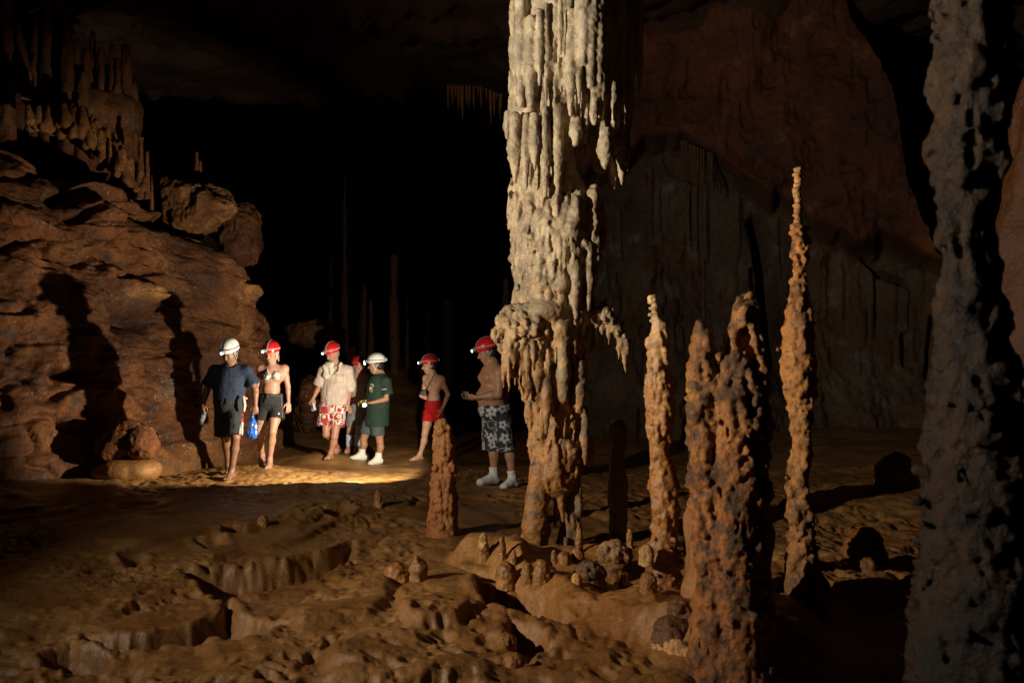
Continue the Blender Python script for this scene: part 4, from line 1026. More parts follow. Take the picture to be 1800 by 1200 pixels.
def frame(yaw, pitch=0.0, roll=0.0):
    """columns right, forward, up; yaw 0 looks at the camera, -90 to the left of the picture"""
    y = radians(yaw); p = radians(pitch)
    f0 = np.array([sin(y), -cos(y), 0]); r = np.array([-cos(y), -sin(y), 0])      # its own right hand
    f = f0*cos(p)-np.array([0, 0, 1])*sin(p); u = np.array([0, 0, 1])*cos(p)+f0*sin(p)
    if roll:
        q = radians(roll); r, u = r*cos(q)+u*sin(q), u*cos(q)-r*sin(q)
    return np.stack([r, f, u], 1)
def hand(v, wr, d, n, curl=0.4, thumb=1, s=1.0, k=.006, spread=1.0):
    d = unit(d); n = unit(n-d*(n@d)); w_ = np.cross(d, n)*thumb
    v.cone(wr, wr+d*.03*s, .024*s, .026*s, k)
    R = np.stack([w_, d, n], 1)
    v.ell(wr+d*.055*s, (.040*s, .046*s, .017*s), .008, R=R)
    for i, (o, L) in enumerate([(.029, .9), (.010, 1.0), (-.010, .94), (-.028, .75)]):
        p = wr+d*.088*s+w_*o*s*spread; a = curl*(1+.12*i); dd = d
        for j, (l, r) in enumerate([(.036, .0098), (.026, .0090), (.021, .0080)]):
            q = a*(j+.6); dd = unit(d*cos(q)+n*sin(q)+w_*o*2.2*(1-j*.3))
            p2 = p+dd*l*L*s; v.cone(p, p2, r*s, (r-.0008)*s, .003); p = p2
    p = wr+d*.028*s+w_*.030*s; q = p+(d*.62+w_*.62+n*.3)*.042*s; v.cone(p, q, .013*s, .0115*s, .006)
    v.cone(q, q+unit(d*.9+w_*.1+n*.45)*.034*s, .0105*s, .0085*s, .003)
def foot(v, ank, toe, raise_=0.0, s=1.0, sock=0.0):
    """ank = ankle joint, toe = tip of the toes"""
    f = toe-ank; f[2] = 0; f = unit(f); sd = np.cross(f, (0, 0, 1))
    heel = ank-f*.035*s+np.array([0, 0, -.055*s]); ball = toe-f*.055*s+np.array([0, 0, .012])
    v.cone(ank+np.array([0, 0, .03]), heel, .036*s+sock, .033*s+sock, .02)
    v.cone(heel, ball+sd*.010, .032*s+sock, .026*s+sock, .025); v.cone(heel, ball-sd*.02, .030*s+sock, .022*s+sock, .02)
    v.cone(ank+f*.01, ball, .036*s+sock, .022*s+sock, .03)
    if sock: v.cone(ball, toe-f*.018, .03+sock*.5, .022, .02)
    else:
        for i, o in enumerate((-.030, -.014, .001, .015, .031)):
            big = i == 4
            a = ball+sd*o*s+f*.012; b = toe+sd*o*1.05*s-f*(.022-.005*i+.012*(i == 0))+np.array([0, 0, -.004])
            v.cone(a, b, .014*s, (.0135 if big else .0095)*s, .006)

def head_skin(v, c, R, s=1.0, fem=False):
    r, f, u = R[:, 0], R[:, 1], R[:, 2]
    L = lambda x, y, z: c+(r*x+f*y+u*z)*s
    v.ell(L(0, -.005, .025), np.array([.076, .096, .093])*s, 0, R=R)
    v.ell(L(0, .020, -.035), np.array([.062, .072, .078])*s, .02, R=R)
    v.ell(L(0, .045, -.088), np.array([.036, .036, .026])*s, .02, R=R)             # chin
    v.ell(L(0, .078, .030), np.array([.048, .014, .011])*s, .01, R=R)              # brow
    for x in (-.031, .031):
        v.ell(L(x, .094, .006), np.array([.017, .014, .010])*s, .006, 'sub', R=R)
        v.ell(L(x, .080, .005), np.array([.013, .010, .010])*s, 0, R=R)
        v.ell(L(x, .074, -.026), np.array([.02, .016, .016])*s, .015, R=R)          # cheek
    v.cone(L(0, .090, .012), L(0, .110, -.024), .008*s, .0125*s, .008)
    v.ell(L(-.010, .100, -.029), np.array([.009, .010, .008])*s, .004, R=R); v.ell(L(.010, .100, -.029), np.array([.009, .010, .008])*s, .004, R=R)
    v.ell(L(0, .086, -.053), np.array([.024, .010, .006])*s, .004, R=R); v.ell(L(0, .085, -.064), np.array([.020, .010, .007])*s, .004, R=R)
    for x in (-.077, .077):
        v.ell(L(x, -.006, -.004), np.array([.008, .018, .030])*s, .004, R=R)
def head_tint(V, c, R, s, base, hair=None, beard=0.0):
    q = (V-c)@R/s
    col_ = np.ones((len(V), 3))*np.array(base)
    def blob(x, y, z, rx, ry, rz): return np.exp(-(((q[:, 0]-x)/rx)**2+((q[:, 1]-y)/ry)**2+((q[:, 2]-z)/rz)**2))[:, None]
    inh = (np.abs(q) < .14).all(1)[:, None]
    for x in (-.031, .031):
        e = blob(x, .090, .004, .013, .02, .006)*inh; col_ = col_*(1-.85*e)
        e = blob(x, .09, .026, .018, .025, .006)*inh; col_ = col_*(1-.7*e)
    e = blob(0, .095, -.058, .020, .02, .009)*inh; col_ = col_*(1-.55*e)+e*.55*np.array([.75, .38, .32])*np.array(base)*1.3
    e = blob(0, .08, -.075, .06, .06, .03)*inh*beard; col_ = col_*(1-.5*e)
    return col_

def strip_band(c, R, rad, z0, z1, tilt=0, h=.006):
    m = max(rad)+.03
    v = Vox(c-m, c+m, h)
    v.ell(c, rad, 0, R=R); v.ell(c, np.array(rad)-.012, 0, 'sub', R=R)
    u = R[:, 2]; u = unit(u+R[:, 1]*tilt)
    v.plane(c+u*z1, u); v.plane(c+u*z0, -u)
    return v
def helmet(root, c, R, s, colr, lamp_at=(0, 1), lit=True, battery=True, top_strap=True, band=(.12, .12, .12)):
    r, f, u = R[:, 0], R[:, 1], R[:, 2]; org = np.array(root.location)
    hc = c+u*.064*s-f*.014*s; rad = np.array([.099, .120, .101])*s
    v = Vox(hc-.19, hc+.19, .0075)
    v.ell(hc, rad, 0, R=R)
    v.plane(hc-u*.032, -u)
    v.ell(hc-u*.026, rad*np.array([.99, 1.0, .10]), .010, R=R)        # rim
    v.ell(hc-u*.045, rad*np.array([.9, .9, .35]), .004, 'sub', R=R)
    V, Q = v.mesh(); V = relax(V, Q, 1)
    q = (V-hc)@R
    cc = np.ones((len(V), 3))*np.array(colr)
    for x, y in ((.05, .03), (.065, .0), (.04, 0), (.05, -.03), (-.05, .03), (-.065, 0), (-.04, 0), (-.05, -.03), (.085, .05), (-.085, .05)):
        e = np.exp(-((q[:, 0]-x)**2+(q[:, 1]-y)**2)/.007**2)*(q[:, 2] > .02); cc = cc*(1-.9*e[:, None])
    hm = mesh_obj('helmet', V, Q, SHELL, root, org, colors=cc)
    # elastic band and its top strip
    v = strip_band(hc, R, rad+.005, -.002, .015, tilt=-.10)
    V, Q = v.mesh(); V = V
    mesh_obj('headband', V, Q, CLOTH, hm, org, colors=np.ones((len(V), 3))*np.array(band))
    if top_strap:
        v = Vox(hc-.16, hc+.16, .006); v.ell(hc, rad+.008, 0, R=R); v.ell(hc, rad-.004, 0, 'sub', R=R)
        v.plane(hc+r*.011, r); v.plane(hc-r*.011, -r); v.plane(hc+u*.0, -u)
        V, Q = v.mesh(); mesh_obj('top_strap', V, Q, CLOTH, hm, org, colors=np.ones((len(V), 3))*np.array(band)*.5)
    a = radians(lamp_at[0]); ld = f*cos(a)+r*sin(a)
    lc = hc+ld*(rad[1]*cos(a)**2+rad[0]*sin(a)**2+.012)+u*(.008)
    sd = np.cross(ld, u)
    v = Vox(lc-.08, lc+.08, .005); LR = np.stack([sd, ld, u], 1)
    v.ell(lc, (.040, .022, .027), 0, R=LR); v.cone(lc, lc+ld*.024-u*.006, .025, .022, .004); v.ell(lc+ld*.046-u*.006, (.018, .012, .018), 0, 'sub', R=LR)
    V, Q = v.mesh(); mesh_obj('headlamp', V, Q, GEAR, hm, org, colors=np.ones((len(V), 3))*np.array([.2, .2, .21]))
    v = Vox(lc-.07, lc+.07, .004); v.ell(lc+ld*.040-u*.007, (.018, .010, .018), 0, R=LR)
    V, Q = v.mesh(); mesh_obj('lamp_lens', V, Q, LENS if lit else GEAR, hm, org, colors=np.ones((len(V), 3))*.7)
    if battery:
        bc = hc-f*(rad[1]+.012)
        v = Vox(bc-.07, bc+.07, .006); v.ell(bc, (.034, .022, .03), 0, R=R)
        V, Q = v.mesh(); mesh_obj('battery_pack', V, Q, GEAR, hm, org, colors=np.ones((len(V), 3))*np.array([.3, .33, .36]))
    return hm
def tubes(name, mat, colr, root, segs, h=.005, k=.004):
    pts = np.array([p for s_ in segs for p in s_[:2]]); m = max(s_[2] for s_ in segs)+.02
    v = Vox(pts.min(0)-m, pts.max(0)+m, h)
    for s_ in segs: v.cone(s_[0], s_[1], s_[2], s_[3] if len(s_) > 3 else s_[2], k)
    V, Q = v.mesh()
    if root is None: return V, Q
    return mesh_obj(name, V, Q, mat, root, root.location, colors=np.ones((len(V), 3))*np.array(colr))
def chin_strap(root, c, R, s, colr=(.3, .3, .3)):
    r, f, u = R[:, 0], R[:, 1], R[:, 2]; L = lambda x, y, z: c+(r*x+f*y+u*z)*s
    sg = []
    for x in (-1, 1):
        sg += [(L(x*.080, .045, .03), L(x*.073, .012, -.055), .0055), (L(x*.080, -.045, .02), L(x*.073, .012, -.055), .0055), (L(x*.073, .012, -.055), L(x*.03, .035, -.112), .0055)]
    sg.append((L(-.03, .035, -.112), L(.03, .035, -.112), .0055))
    return tubes('chin_strap', CLOTH, colr, root, sg)
def hair_cap(root, c, R, s, colr, back=.0, long=None):
    r, f, u = R[:, 0], R[:, 1], R[:, 2]; L = lambda x, y, z: c+(r*x+f*y+u*z)*s
    lo = c-.2; lo[2] -= .1
    v = Vox(lo, c+.17, .007)
    v.ell(L(0, -.022, .015), np.array([.081, .088, .088])*s, 0, R=R); v.ell(L(0, -.045, -.03), np.array([.070, .058, .055])*s, .02, R=R)
    v.plane(L(0, .012, 0), f)
    if long: 
        for a, b, ra, rb in long: v.cone(L(*a), L(*b), ra, rb, .02)
    V, Q = v.mesh(); N = normals(V, Q); V = V+N*(.004*fbm(V*np.array([1, 1, .4]), 60, 3))[:, None]
    return mesh_obj('hair', V, Q, HAIR, root, root.location, colors=np.ones((len(V), 3))*np.array(colr))
def wrinkle(V, N, a=.006, f=9, st=.5, off=0):
    q = V*np.array([1, 1, st]); w1 = fbm(V*.8, 4, 2, off=off)
    return V+N*(a*ridged(q+w1[:, None]*.06, f, 3, .5, off=off)+a*.5*fbm(V, f*3, 3, off=off+3))[:, None]

def flower_print(V, N, bg, fgs, cellsz, seed, rmin=.35, rmax=.5, swirl=.5, petals=5):
    """printed blossoms and tendrils wrapped round the cloth"""
    th = np.arctan2(N[:, 1], N[:, 0])
    u = np.where(np.abs(N[:, 1]) > .7, V[:, 0], V[:, 1]*np.sign(N[:, 0])+V[:, 0]); w_ = V[:, 2]
    g = np.random.default_rng(seed); T = g.random((32, 32, 4))
    U = u/cellsz+50; W = w_/cellsz+50
    iu = np.floor(U).astype(int); iw = np.floor(W).astype(int)
    out = np.ones((len(V), 3))*np.array(bg)
    # tendrils
    p = np.stack([u, w_, 0*u], 1)
    n = vnoise(p, 1.4/cellsz, 5); n2 = vnoise(p, 1.4/cellsz, 50)
    line = (np.abs(n) < .12*swirl) | ((np.abs(n2) < .10*swirl))
    out[line] = np.array(fgs[0])*.9
    hit_ = np.zeros(len(V), bool)
    for du in (-1, 0, 1):
        for dw in (-1, 0, 1):
            a = (iu+du) & 31; b = (iw+dw) & 31; t = T[a, b]
            cx = iu+du+.2+.6*t[:, 0]; cy = iw+dw+.2+.6*t[:, 1]
            dx = U-cx; dy = W-cy; r = np.hypot(dx, dy); an = np.arctan2(dy, dx)+t[:, 2]*6
            R_ = (rmin+(rmax-rmin)*t[:, 3])*(.55+.45*np.abs(np.cos(petals/2*an)))
            m = (r < R_); edge = m & (r > R_*.86)
            out[m] = np.array(fgs[0]); out[edge] = np.array(fgs[1] if len(fgs) > 1 else fgs[0])*.7
            out[m & (r < .09)] = np.array(bg)*1.2
    return out

def person(label, d, J, skin, yaw, head_yaw, head_pitch, helm, rad=None, s=1.0, body_fn=None, tint_fn=None, hh=.0082, hair=None, roll=0, hands=None, feet=None, skin_feet=True, beard=0.0, strap=(.3, .3, .3), lamp=(0, 1), head_s=1.0, band=(.12, .12, .12), lit=True, fill_legs=True):
    """J: joints as measured (column, row, depth offset)"""
    j = {k: P(q[0], q[1], d+(q[2] if len(q) > 2 else 0)) for k, q in J.items()}
    ft = (j['lank']+j['rank'])/2; ft[2] = min(j['ltoe'][2], j['rtoe'][2])-.01
    root = empty('person', ft, label, 'person')
    R = frame(yaw); HR = frame(head_yaw, head_pitch, roll)
    rr = dict(neck=.056, sh=.058, ua=.047, el=.040, fa=.037, wr=.026, hip=.088, th=.078, kn=.055, calf=.053, an=.034, chest=(.155, .115, .17), belly=(.14, .105, .14), pel=(.15, .11, .12))
    if rad: rr.update(rad)
    head_s = head_s*1.13; head_pitch -= 7
    HR = frame(head_yaw, head_pitch, roll)
    allp = np.array(list(j.values()))
    v = Vox(allp.min(0)-np.array([.16, .24, .06]), allp.max(0)+np.array([.16, .24, .16]), hh)
    A = lambda k: j[k]
    v.ell(A('chest'), rr['chest'], .0, R=R); v.ell(A('belly'), rr['belly'], .05, R=R); v.ell(A('pel'), rr['pel'], .05, R=R)
    v.cone(A('neck'), A('chest')*.35+A('neck')*.65+np.array([0, 0, -.02]), rr['neck']*1.05, rr['neck']*1.6, .05)
    for q in 'lr':
        v.cone(A('neck')+np.array([0, 0, -.03]), A(q+'sh'), .045, rr['sh'], .04)
        v.cone(A(q+'sh'), A('chest')+(A(q+'sh')-A('chest'))*.55-np.array([0, 0, .05]), rr['sh'], .085, .05)
        el, wr = A(q+'el'), A(q+'wr')
        v.cone(A(q+'sh'), A(q+'sh')*.5+el*.5, rr['sh'], rr['ua'], .03); v.cone(A(q+'sh')*.5+el*.5, el, rr['ua'], rr['el'], .02)
        m = el*.68+wr*.32; v.cone(el, m, rr['el'], rr['fa']*1.04, .015); v.cone(m, wr, rr['fa']*1.04, rr['wr'], .015)
        hip, kn, an = A(q+'hip'), A(q+'kn'), A(q+'ank')
        v.cone(hip, hip*.45+kn*.55, rr['hip'], rr['th']*.92, .05); v.cone(hip*.45+kn*.55, kn, rr['th']*.92, rr['kn'], .03)
        bk = unit(np.cross(np.cross(an-kn, R[:, 1]), an-kn))*-1        # calf bulges backwards
        if bk@R[:, 1] > 0: bk = -bk
        m = kn*.66+an*.34+bk*.018; v.cone(kn, m, rr['kn']*.95, rr['calf'], .02); v.cone(m, an, rr['calf'], rr['an'], .03)
        fs = (feet or {}).get(q, {})
        foot(v, an, A(q+'toe'), **fs)
        hd = (hands or {}).get(q, {})
        dd = unit(hd['d']) if 'd' in hd else unit(wr-el); nn = np.array(hd.get('n', (0, 1, 0)), float)
        hand(v, wr, dd, nn, hd.get('curl', .35), hd.get('thumb', 1), hd.get('s', 1.0))
    hc = A('head')
    v.cone(hc+HR[:, 2]*-.05-HR[:, 1]*.015, A('neck')+np.array([0, 0, -.01]), rr['neck'], rr['neck']*1.08, .025)
    head_skin(v, hc, HR, head_s)
    if body_fn: body_fn(v, j, R)
    V, Q = v.mesh(); V = relax(V, Q, 1, .35)
    cc = head_tint(V, hc, HR, head_s, skin, beard=beard)
    cc = cc*(1+.10*fbm(V, 8, 3))[:, None]
    if tint_fn: cc = tint_fn(V, cc, j, R)
    mesh_obj('body', V, Q, SKIN, root, root.location, colors=cc)
    helmet(root, hc, HR, head_s*1.04, helm, lamp_at=lamp, band=band, lit=lit)
    chin_strap(root, hc, HR, head_s, strap)
    if hair is not None: hair_cap(root, hc, HR, head_s, *hair)
    return root, j, R, HR

def garment(name, root, j, lo, hi, build, color, wr=.005, fr=9, h=.0072, mat=CLOTH, off=0, st=.5, rel=1):
    v = Vox(lo, hi, h); build(v)
    V, Q = v.mesh(); V = relax(V, Q, rel, .4); N = normals(V, Q)
    if wr: V = wrinkle(V, N, wr, fr, st, off)
    c = color(V, N) if callable(color) else np.ones((len(V), 3))*np.array(color)
    return mesh_obj(name, V, Q, mat, root, root.location, colors=c)
def box_of(pts, m): 
    p = np.array(pts); return p.min(0)-np.array(m), p.max(0)+np.array(m)

def shorts(root, j, R, d, waist, hemL, hemR, color, rw=(.165, .13), rh=.105, name='shorts', pel=None, wr=.006, off=0, k=.03, ey=None):
    """waist: (px, py); hems: (px, py, off) centres of the leg openings"""
    w0 = P(waist[0], waist[1], d+(waist[2] if len(waist) > 2 else 0)); hl, hr = P(hemL[0], hemL[1], d+hemL[2]), P(hemR[0], hemR[1], d+hemR[2])
    for q, he in (('l', hl), ('r', hr)):
        t_ = np.clip((j[q+'hip'][2]-he[2])/max(j[q+'hip'][2]-j[q+'kn'][2], .05), 0, 1.3); leg = j[q+'hip']*(1-t_)+j[q+'kn']*t_
        he[1] = leg[1]; he[0] = np.clip(he[0], leg[0]-rh*.28, leg[0]+rh*.28)
    lo, hi = box_of([w0, hl, hr, j['pel']], (.24, .24, .03)); hi[2] = w0[2]+.03
    def b(v):
        c = (w0+j['pel'])/2
        v.ell(j['pel']+np.array([0, 0, -.0]), (rw[0]*1.04, rw[1]*1.06, .17), 0, R=R)
        flat(v, w0+np.array([0, 0, .01]), j['pel']+np.array([0, 0, -.02]), rw[0], rw[0]*1.03, .03, ey=rw[1]/rw[0], wd=R[:, 1])
        for hp, he in ((j['lhip'], hl), (j['rhip'], hr)):
            flat(v, hp+np.array([0, 0, .02]), he, rh*.95, rh, k, ey=ey or 1.0, wd=R[:, 1])
        for he, kn, an in ((hl, j['lkn'], j['lank']), (hr, j['rkn'], j['rank'])):
            v.ell(he+np.array([0, 0, -.01]), (rh*.86, rh*.86, .05), .003, 'sub')
        v.plane(w0, (0, 0, 1))
    return garment(name, root, j, lo, hi, b, color, wr, off=off)
def tee(root, j, R, d, hem, slL, slR, color, rt, rb, name='shirt', rs=.075, off=0, wr=.006, ry=.78, neck_r=.072, chest=None, loose=.02, rel=1, hemtilt=0, arm_sub=.05, collar=True):
    h0 = P(hem[0], hem[1], d); sl_ = {'l': P(slL[0], slL[1], d+slL[2]), 'r': P(slR[0], slR[1], d+slR[2])}
    lo, hi = box_of([h0, j['neck'], sl_['l'], sl_['r'], j['lsh'], j['rsh']], (.25, .28, .03)); hi[2] += .06; lo[0] += .1; hi[0] -= .1
    def b(v):
        ch = j['chest']
        v.ell(ch, chest or (.172+loose*.3, .13+loose*.3, .19), 0, R=R); v.ell(j['belly'], (rb, rb*ry, .17), .06, R=R)
        flat(v, ch, h0, rt, rb, .05, ey=ry, wd=R[:, 1])
        for q in 'lr':
            v.cone(j['neck']+np.array([0, 0, -.035]), j[q+'sh'], .058, .068, .04)
            v.cone(j[q+'sh'], ch+(j[q+'sh']-ch)*.5-np.array([0, 0, .05]), .068, .10, .05)
            a = j[q+'sh']; e = sl_[q]; dd = unit(e-a)
            flat(v, a-dd*.01, e, .066, rs, .035)
            v.cone(e+dd*.005, e+dd*.08, rs*.8, rs*.8, .004, 'sub')
        v.cone(j['neck']+np.array([0, 0, -.005]), j['neck']+np.array([0, 0, .12]), neck_r, neck_r*1.2, .008, 'sub')
        v.ell(j['neck']+R[:, 1]*.055-np.array([0, 0, .015]), (neck_r*.8, neck_r*.7, neck_r*.62), .01, 'sub', R=R)
        v.plane(h0, (0, -hemtilt, -1))
    return garment(name, root, j, lo, hi, b, color, wr, 8, off=off)
UP = np.array([0, 0, 1.0])
def prop(name, label, cat, V, Q, mat, colors, loc, parent=None):
    o = mesh_obj(name, V, Q, mat, parent, loc, colors=colors)
    if parent is None: o.location = tuple(loc); tag(o, label, cat)
    return o
def rbox(c, R, half, round_=.006, h=.005):
    """softly rounded box skin"""
    c = np.array(c, float); half = np.array(half); m = float(np.linalg.norm(half))+.03
    v = Vox(c-m, c+m, h)
    X = v.ax[0][:, None, None]-c[0]; Y = v.ax[1][None, :, None]-c[1]; Z = v.ax[2][None, None, :]-c[2]
    q = [np.abs(X*R[0][k]+Y*R[1][k]+Z*R[2][k])-(half[k]-round_) for k in range(3)]
    o = np.sqrt(sum(np.maximum(a, 0)**2 for a in q))+np.minimum(np.maximum(np.maximum(q[0], q[1]), q[2]), 0)-round_
    v.d = np.minimum(v.d, o.astype(np.float32)); return v
def camera_prop(label, c, R, s=1.0, body=(.05, .05, .055), lens_dir=1):
    c = np.array(c); t = empty('camera', c, label, 'camera')
    V, Q = rbox(c, R, (.052*s, .018*s, .032*s)).mesh(); mesh_obj('camera_body', V, Q, GEAR, t, c, colors=np.ones((len(V), 3))*np.array(body))
    v = Vox(c-.1, c+.1, .005); f = R[:, 1]*lens_dir; flat(v, c+f*.012*s, c+f*.045*s, .026*s, .024*s); V, Q = v.mesh()
    mesh_obj('camera_lens', V, Q, GEAR, t, c, colors=np.ones((len(V), 3))*np.array([.04, .04, .045]))
    return t

# ---- 1 the guide in front, navy T-shirt
d = 10.7
J = dict(head=(404, 621, -.06), neck=(408, 643), chest=(406, 663), belly=(403, 688), pel=(402, 706), lsh=(378, 652), rsh=(433, 652), lel=(364, 684), lwr=(358, 709, -.05), rel=(449, 684, .02), rwr=(449, 711, -.03),
         lhip=(392, 714), rhip=(413, 714), lkn=(396, 768, .12), rkn=(414, 768, -.12), lank=(401, 816, .36), rank=(407, 828, -.04), ltoe=(403, 830, .25), rtoe=(398, 842, -.2))
hands = dict(l=dict(n=(.3, .9, 0), curl=1.15, thumb=1), r=dict(n=(-.3, .9, 0), curl=1.2, thumb=-1))
root, j, R, HR = person('man in navy T-shirt and white helmet walking barefoot in front, lantern in hand', d, J, (.20, .095, .05), 6, -12, 32, (.68, .64, .55), hands=hands, hair=((.012, .01, .008),), beard=.6, band=(.06, .055, .05), lamp=(0, 1), s=1.0, rad=dict(chest=(.165, .12, .17), belly=(.16, .12, .14)))
navy = lambda V, N: np.ones((len(V), 3))*np.array([.022, .030, .048])*(1+.12*fbm(V, 5, 3))[:, None]
tee(root, j, R, d, (402, 703), (366, 677, .0), (447, 676, .0), navy, .195, .185, rs=.088, off=1, loose=.05)
def sh1(V, N):
    c = np.ones((len(V), 3))*np.array([.030, .030, .029])*(1+.1*fbm(V, 6, 3))[:, None]
    px = 900+FPX*V[:, 0]/V[:, 1]; py = HY-(V[:, 2]-H_EYE)*FPX/V[:, 1]; fr = N[:, 1] < .35
    st = lambda x0: np.abs(px-(x0-(py-700)*.02)) < 1.0
    side = (px > 424.5-(py-735)*.14) & (px < 430.5-(py-735)*.14) & fr
    c[side & (py > 742)] = (.62, .52, .45); c[side & (py > 742) & st(425)] = (.03, .03, .03)
    c[side & (((py > 726) & (py < 731)) | ((py > 735) & (py < 740)))] = (.30, .02, .02)
    hem_ = np.abs(py-762) < .6; c[hem_ & fr] *= .6
    return c
shorts(root, j, R, d, (402, 698), (389, 764, .07), (416, 764, -.04), sh1, rw=(.172, .135), rh=.104, off=2, wr=.009)
# knotted cord and cloth end hanging at his waist
tubes('waist_cord', CLOTH, (.55, .40, .34), root, [(P(428, 698, d-.13), P(430, 712, d-.15), .016, .02), (P(430, 712, d-.15), P(429, 722, d-.14), .02, .012), (P(427, 697, d-.13), P(433, 700, d-.13), .014, .014), (P(426, 700, d-.14), P(427, 716, d-.15), .008, .006)])
tubes('drawstring', CLOTH, (.05, .05, .05), root, [(P(404, 701, d-.17), P(402, 716, d-.18), .005, .004), (P(405, 701, d-.17), P(407, 712, d-.18), .005, .004)])
# lantern in his hand
c = P(356, 733, d-.05); t = empty('lantern', c-UP*.09, 'dark battery lantern with a clear tube carried by the man in navy', 'lantern')
ax = unit(P(353, 744, d-.05)-P(359, 722, d-.05)); v = Vox(c-.17, c+.17, .005)
flat(v, c-ax*.085, c-ax*.045, .036, .04); flat(v, c-ax*.045, c-ax*.035, .044, .044, .004); v.cone(c-ax*.10, c-ax*.085, .012, .014)
V, Q = v.mesh(); mesh_obj('lantern_cap', V, Q, GEAR, t, t.location, colors=np.ones((len(V), 3))*.03)
v = Vox(c-.17, c+.17, .005); flat(v, c-ax*.034, c+ax*.055, .036, .034); V, Q = v.mesh()
mesh_obj('lantern_tube', V, Q, GEAR, t, t.location, colors=np.ones((len(V), 3))*np.array([.16, .15, .14]))
v = Vox(c-.17, c+.17, .005); flat(v, c+ax*.056, c+ax*.09, .041, .038, .003); V, Q = v.mesh(); mesh_obj('lantern_base', V, Q, GEAR, t, t.location, colors=np.ones((len(V), 3))*.03)
tubes('lantern_handle', GEAR, (.04, .04, .04), t, [(c-ax*.085+np.array([-.035, 0, 0]), c-ax*.13+np.array([-.025, 0, 0]), .005), (c-ax*.085+np.array([.035, 0, 0]), c-ax*.13+np.array([.025, 0, 0]), .005), (c-ax*.13+np.array([-.025, 0, 0]), c-ax*.13+np.array([.025, 0, 0]), .006)])
# blue bag in his other hand
c = P(443, 752, d-.03); v = Vox(c-np.array([.13, .1, .2]), c+np.array([.13, .1, .2]), .0055); s = d/FPX
for px, py, rx, rz in [(442, 760, 8.2, 10), (445, 750, 7, 12), (443, 742, 4.2, 8), (440, 764, 6, 6.5), (447, 763, 5, 8)]: v.ell(P(px, py, d-.03), (rx*s, rx*s*.7, rz*s), .02)
v.cone(P(443, 741, d-.03), P(444, 730, d-.03), .018, .010, .01)
V, Q = v.mesh(); N = normals(V, Q); V = V+N*(.010*ridged(V*np.array([1, 1, .35]), 22, 3))[:, None]
cc = np.ones((len(V), 3))*np.array([.02, .10, .42]); px = 900+FPX*V[:, 0]/V[:, 1]; py = HY-(V[:, 2]-H_EYE)*FPX/V[:, 1]
cc[((px-446)**2/6+(py-746)**2/40 < 1) & (vnoise(V, 60) > -.2)] = (.5, .55, .7); cc[((px-443)**2/9+(py-759)**2/4 < 1) & (vnoise(V, 70) > 0)] = (.06, .2, .6)
m_bag = attr_mat('thin_plastic', .3, 80, .1, .6)
o = mesh_obj('plastic_bag', V, Q, m_bag, None, c, colors=cc); o.location = tuple(c); tag(o, 'crumpled blue plastic bag hanging from the hand of the man in navy', 'bag')

# ---- 2 the woman
d = 11.6
J = dict(head=(477, 622, -.04), neck=(478, 641), chest=(479, 659), belly=(477, 683), pel=(476, 705), lsh=(459, 648), rsh=(500, 648), lel=(453, 677, .03), lwr=(453, 703, .02), rel=(506, 679, .02), rwr=(507, 706, -.03),
         lhip=(467, 712), rhip=(487, 712), lkn=(455, 757, -.02), rkn=(479, 758, -.14), lank=(461, 801, .24), rank=(474, 809, -.03), ltoe=(457, 817, .02), rtoe=(471, 822, -.2))
hands = dict(l=dict(n=(.6, .7, 0), curl=.4, thumb=1), r=dict(n=(-.6, .7, 0), curl=.35, thumb=-1))
def fem(v, j, R):
    for x in (-1, 1): v.ell(j['chest']+R[:, 0]*.062*x+R[:, 1]*.085+UP*-.01, (.056, .05, .055), .03, R=R)
def femt(V, cc, j, R):
    q = V-(j['belly']+R[:, 1]*.09-UP*.045); e = np.exp(-(q**2).sum(1)/.012**2); return cc*(1-.6*e[:, None])
root, j, R, HR = person('woman in patterned bikini top and black shorts with red helmet, walking barefoot', d, J, (.40, .21, .13), 8, -8, 22, (.55, .012, .012), hands=hands, hair=((.35, .22, .11), .0, [((-.07, -.03, -.04), (-.075, -.02, -.10), .018, .008), ((.07, -.03, -.04), (.07, -.03, -.09), .015, .008)]),
    rad=dict(neck=.046, sh=.047, ua=.040, el=.034, fa=.031, wr=.022, chest=(.135, .098, .15), belly=(.115, .088, .12), pel=(.15, .115, .12), hip=.088, th=.078, kn=.052, calf=.050, an=.030), head_s=.95, body_fn=fem, tint_fn=femt, band=(.35, .34, .33), strap=(.6, .55, .5), lamp=(14, 1))
def shw(V, N):
    c = np.ones((len(V), 3))*np.array([.028, .027, .025])*(1+.1*fbm(V, 6, 3))[:, None]
    px = 900+FPX*V[:, 0]/V[:, 1]; py = HY-(V[:, 2]-H_EYE)*FPX/V[:, 1]
    c[(np.hypot(px-490.5, py-727) < 1.5) & (N[:, 1] < 0)] = (.6, .58, .5); c[(np.abs(px-(494.5+(py-692)*.06)) < .5) & (N[:, 1] < .3)] = (.12, .11, .10)
    c[(np.abs(py-695) < .5) & (N[:, 1] < 0)] = (.09, .08, .07)
    return c
shorts(root, j, R, d, (477, 692), (463, 737, .03), (488, 736, -.05), shw, rw=(.153, .122), rh=.102, off=5, wr=.006)
tubes('drawstring', CLOTH, (.07, .07, .06), root, [(P(470, 693, d-.15), P(468, 709, d-.17), .005, .004), (P(471, 693, d-.15), P(473, 706, d-.17), .005, .004)])
def bik(V, N):
    n = fbm(V, 26, 3); c = np.ones((len(V), 3))*np.array([.58, .52, .43]); c[n > .12] = (.06, .06, .055); c[(n > .0) & (n < .05)] = (.3, .29, .26); return c
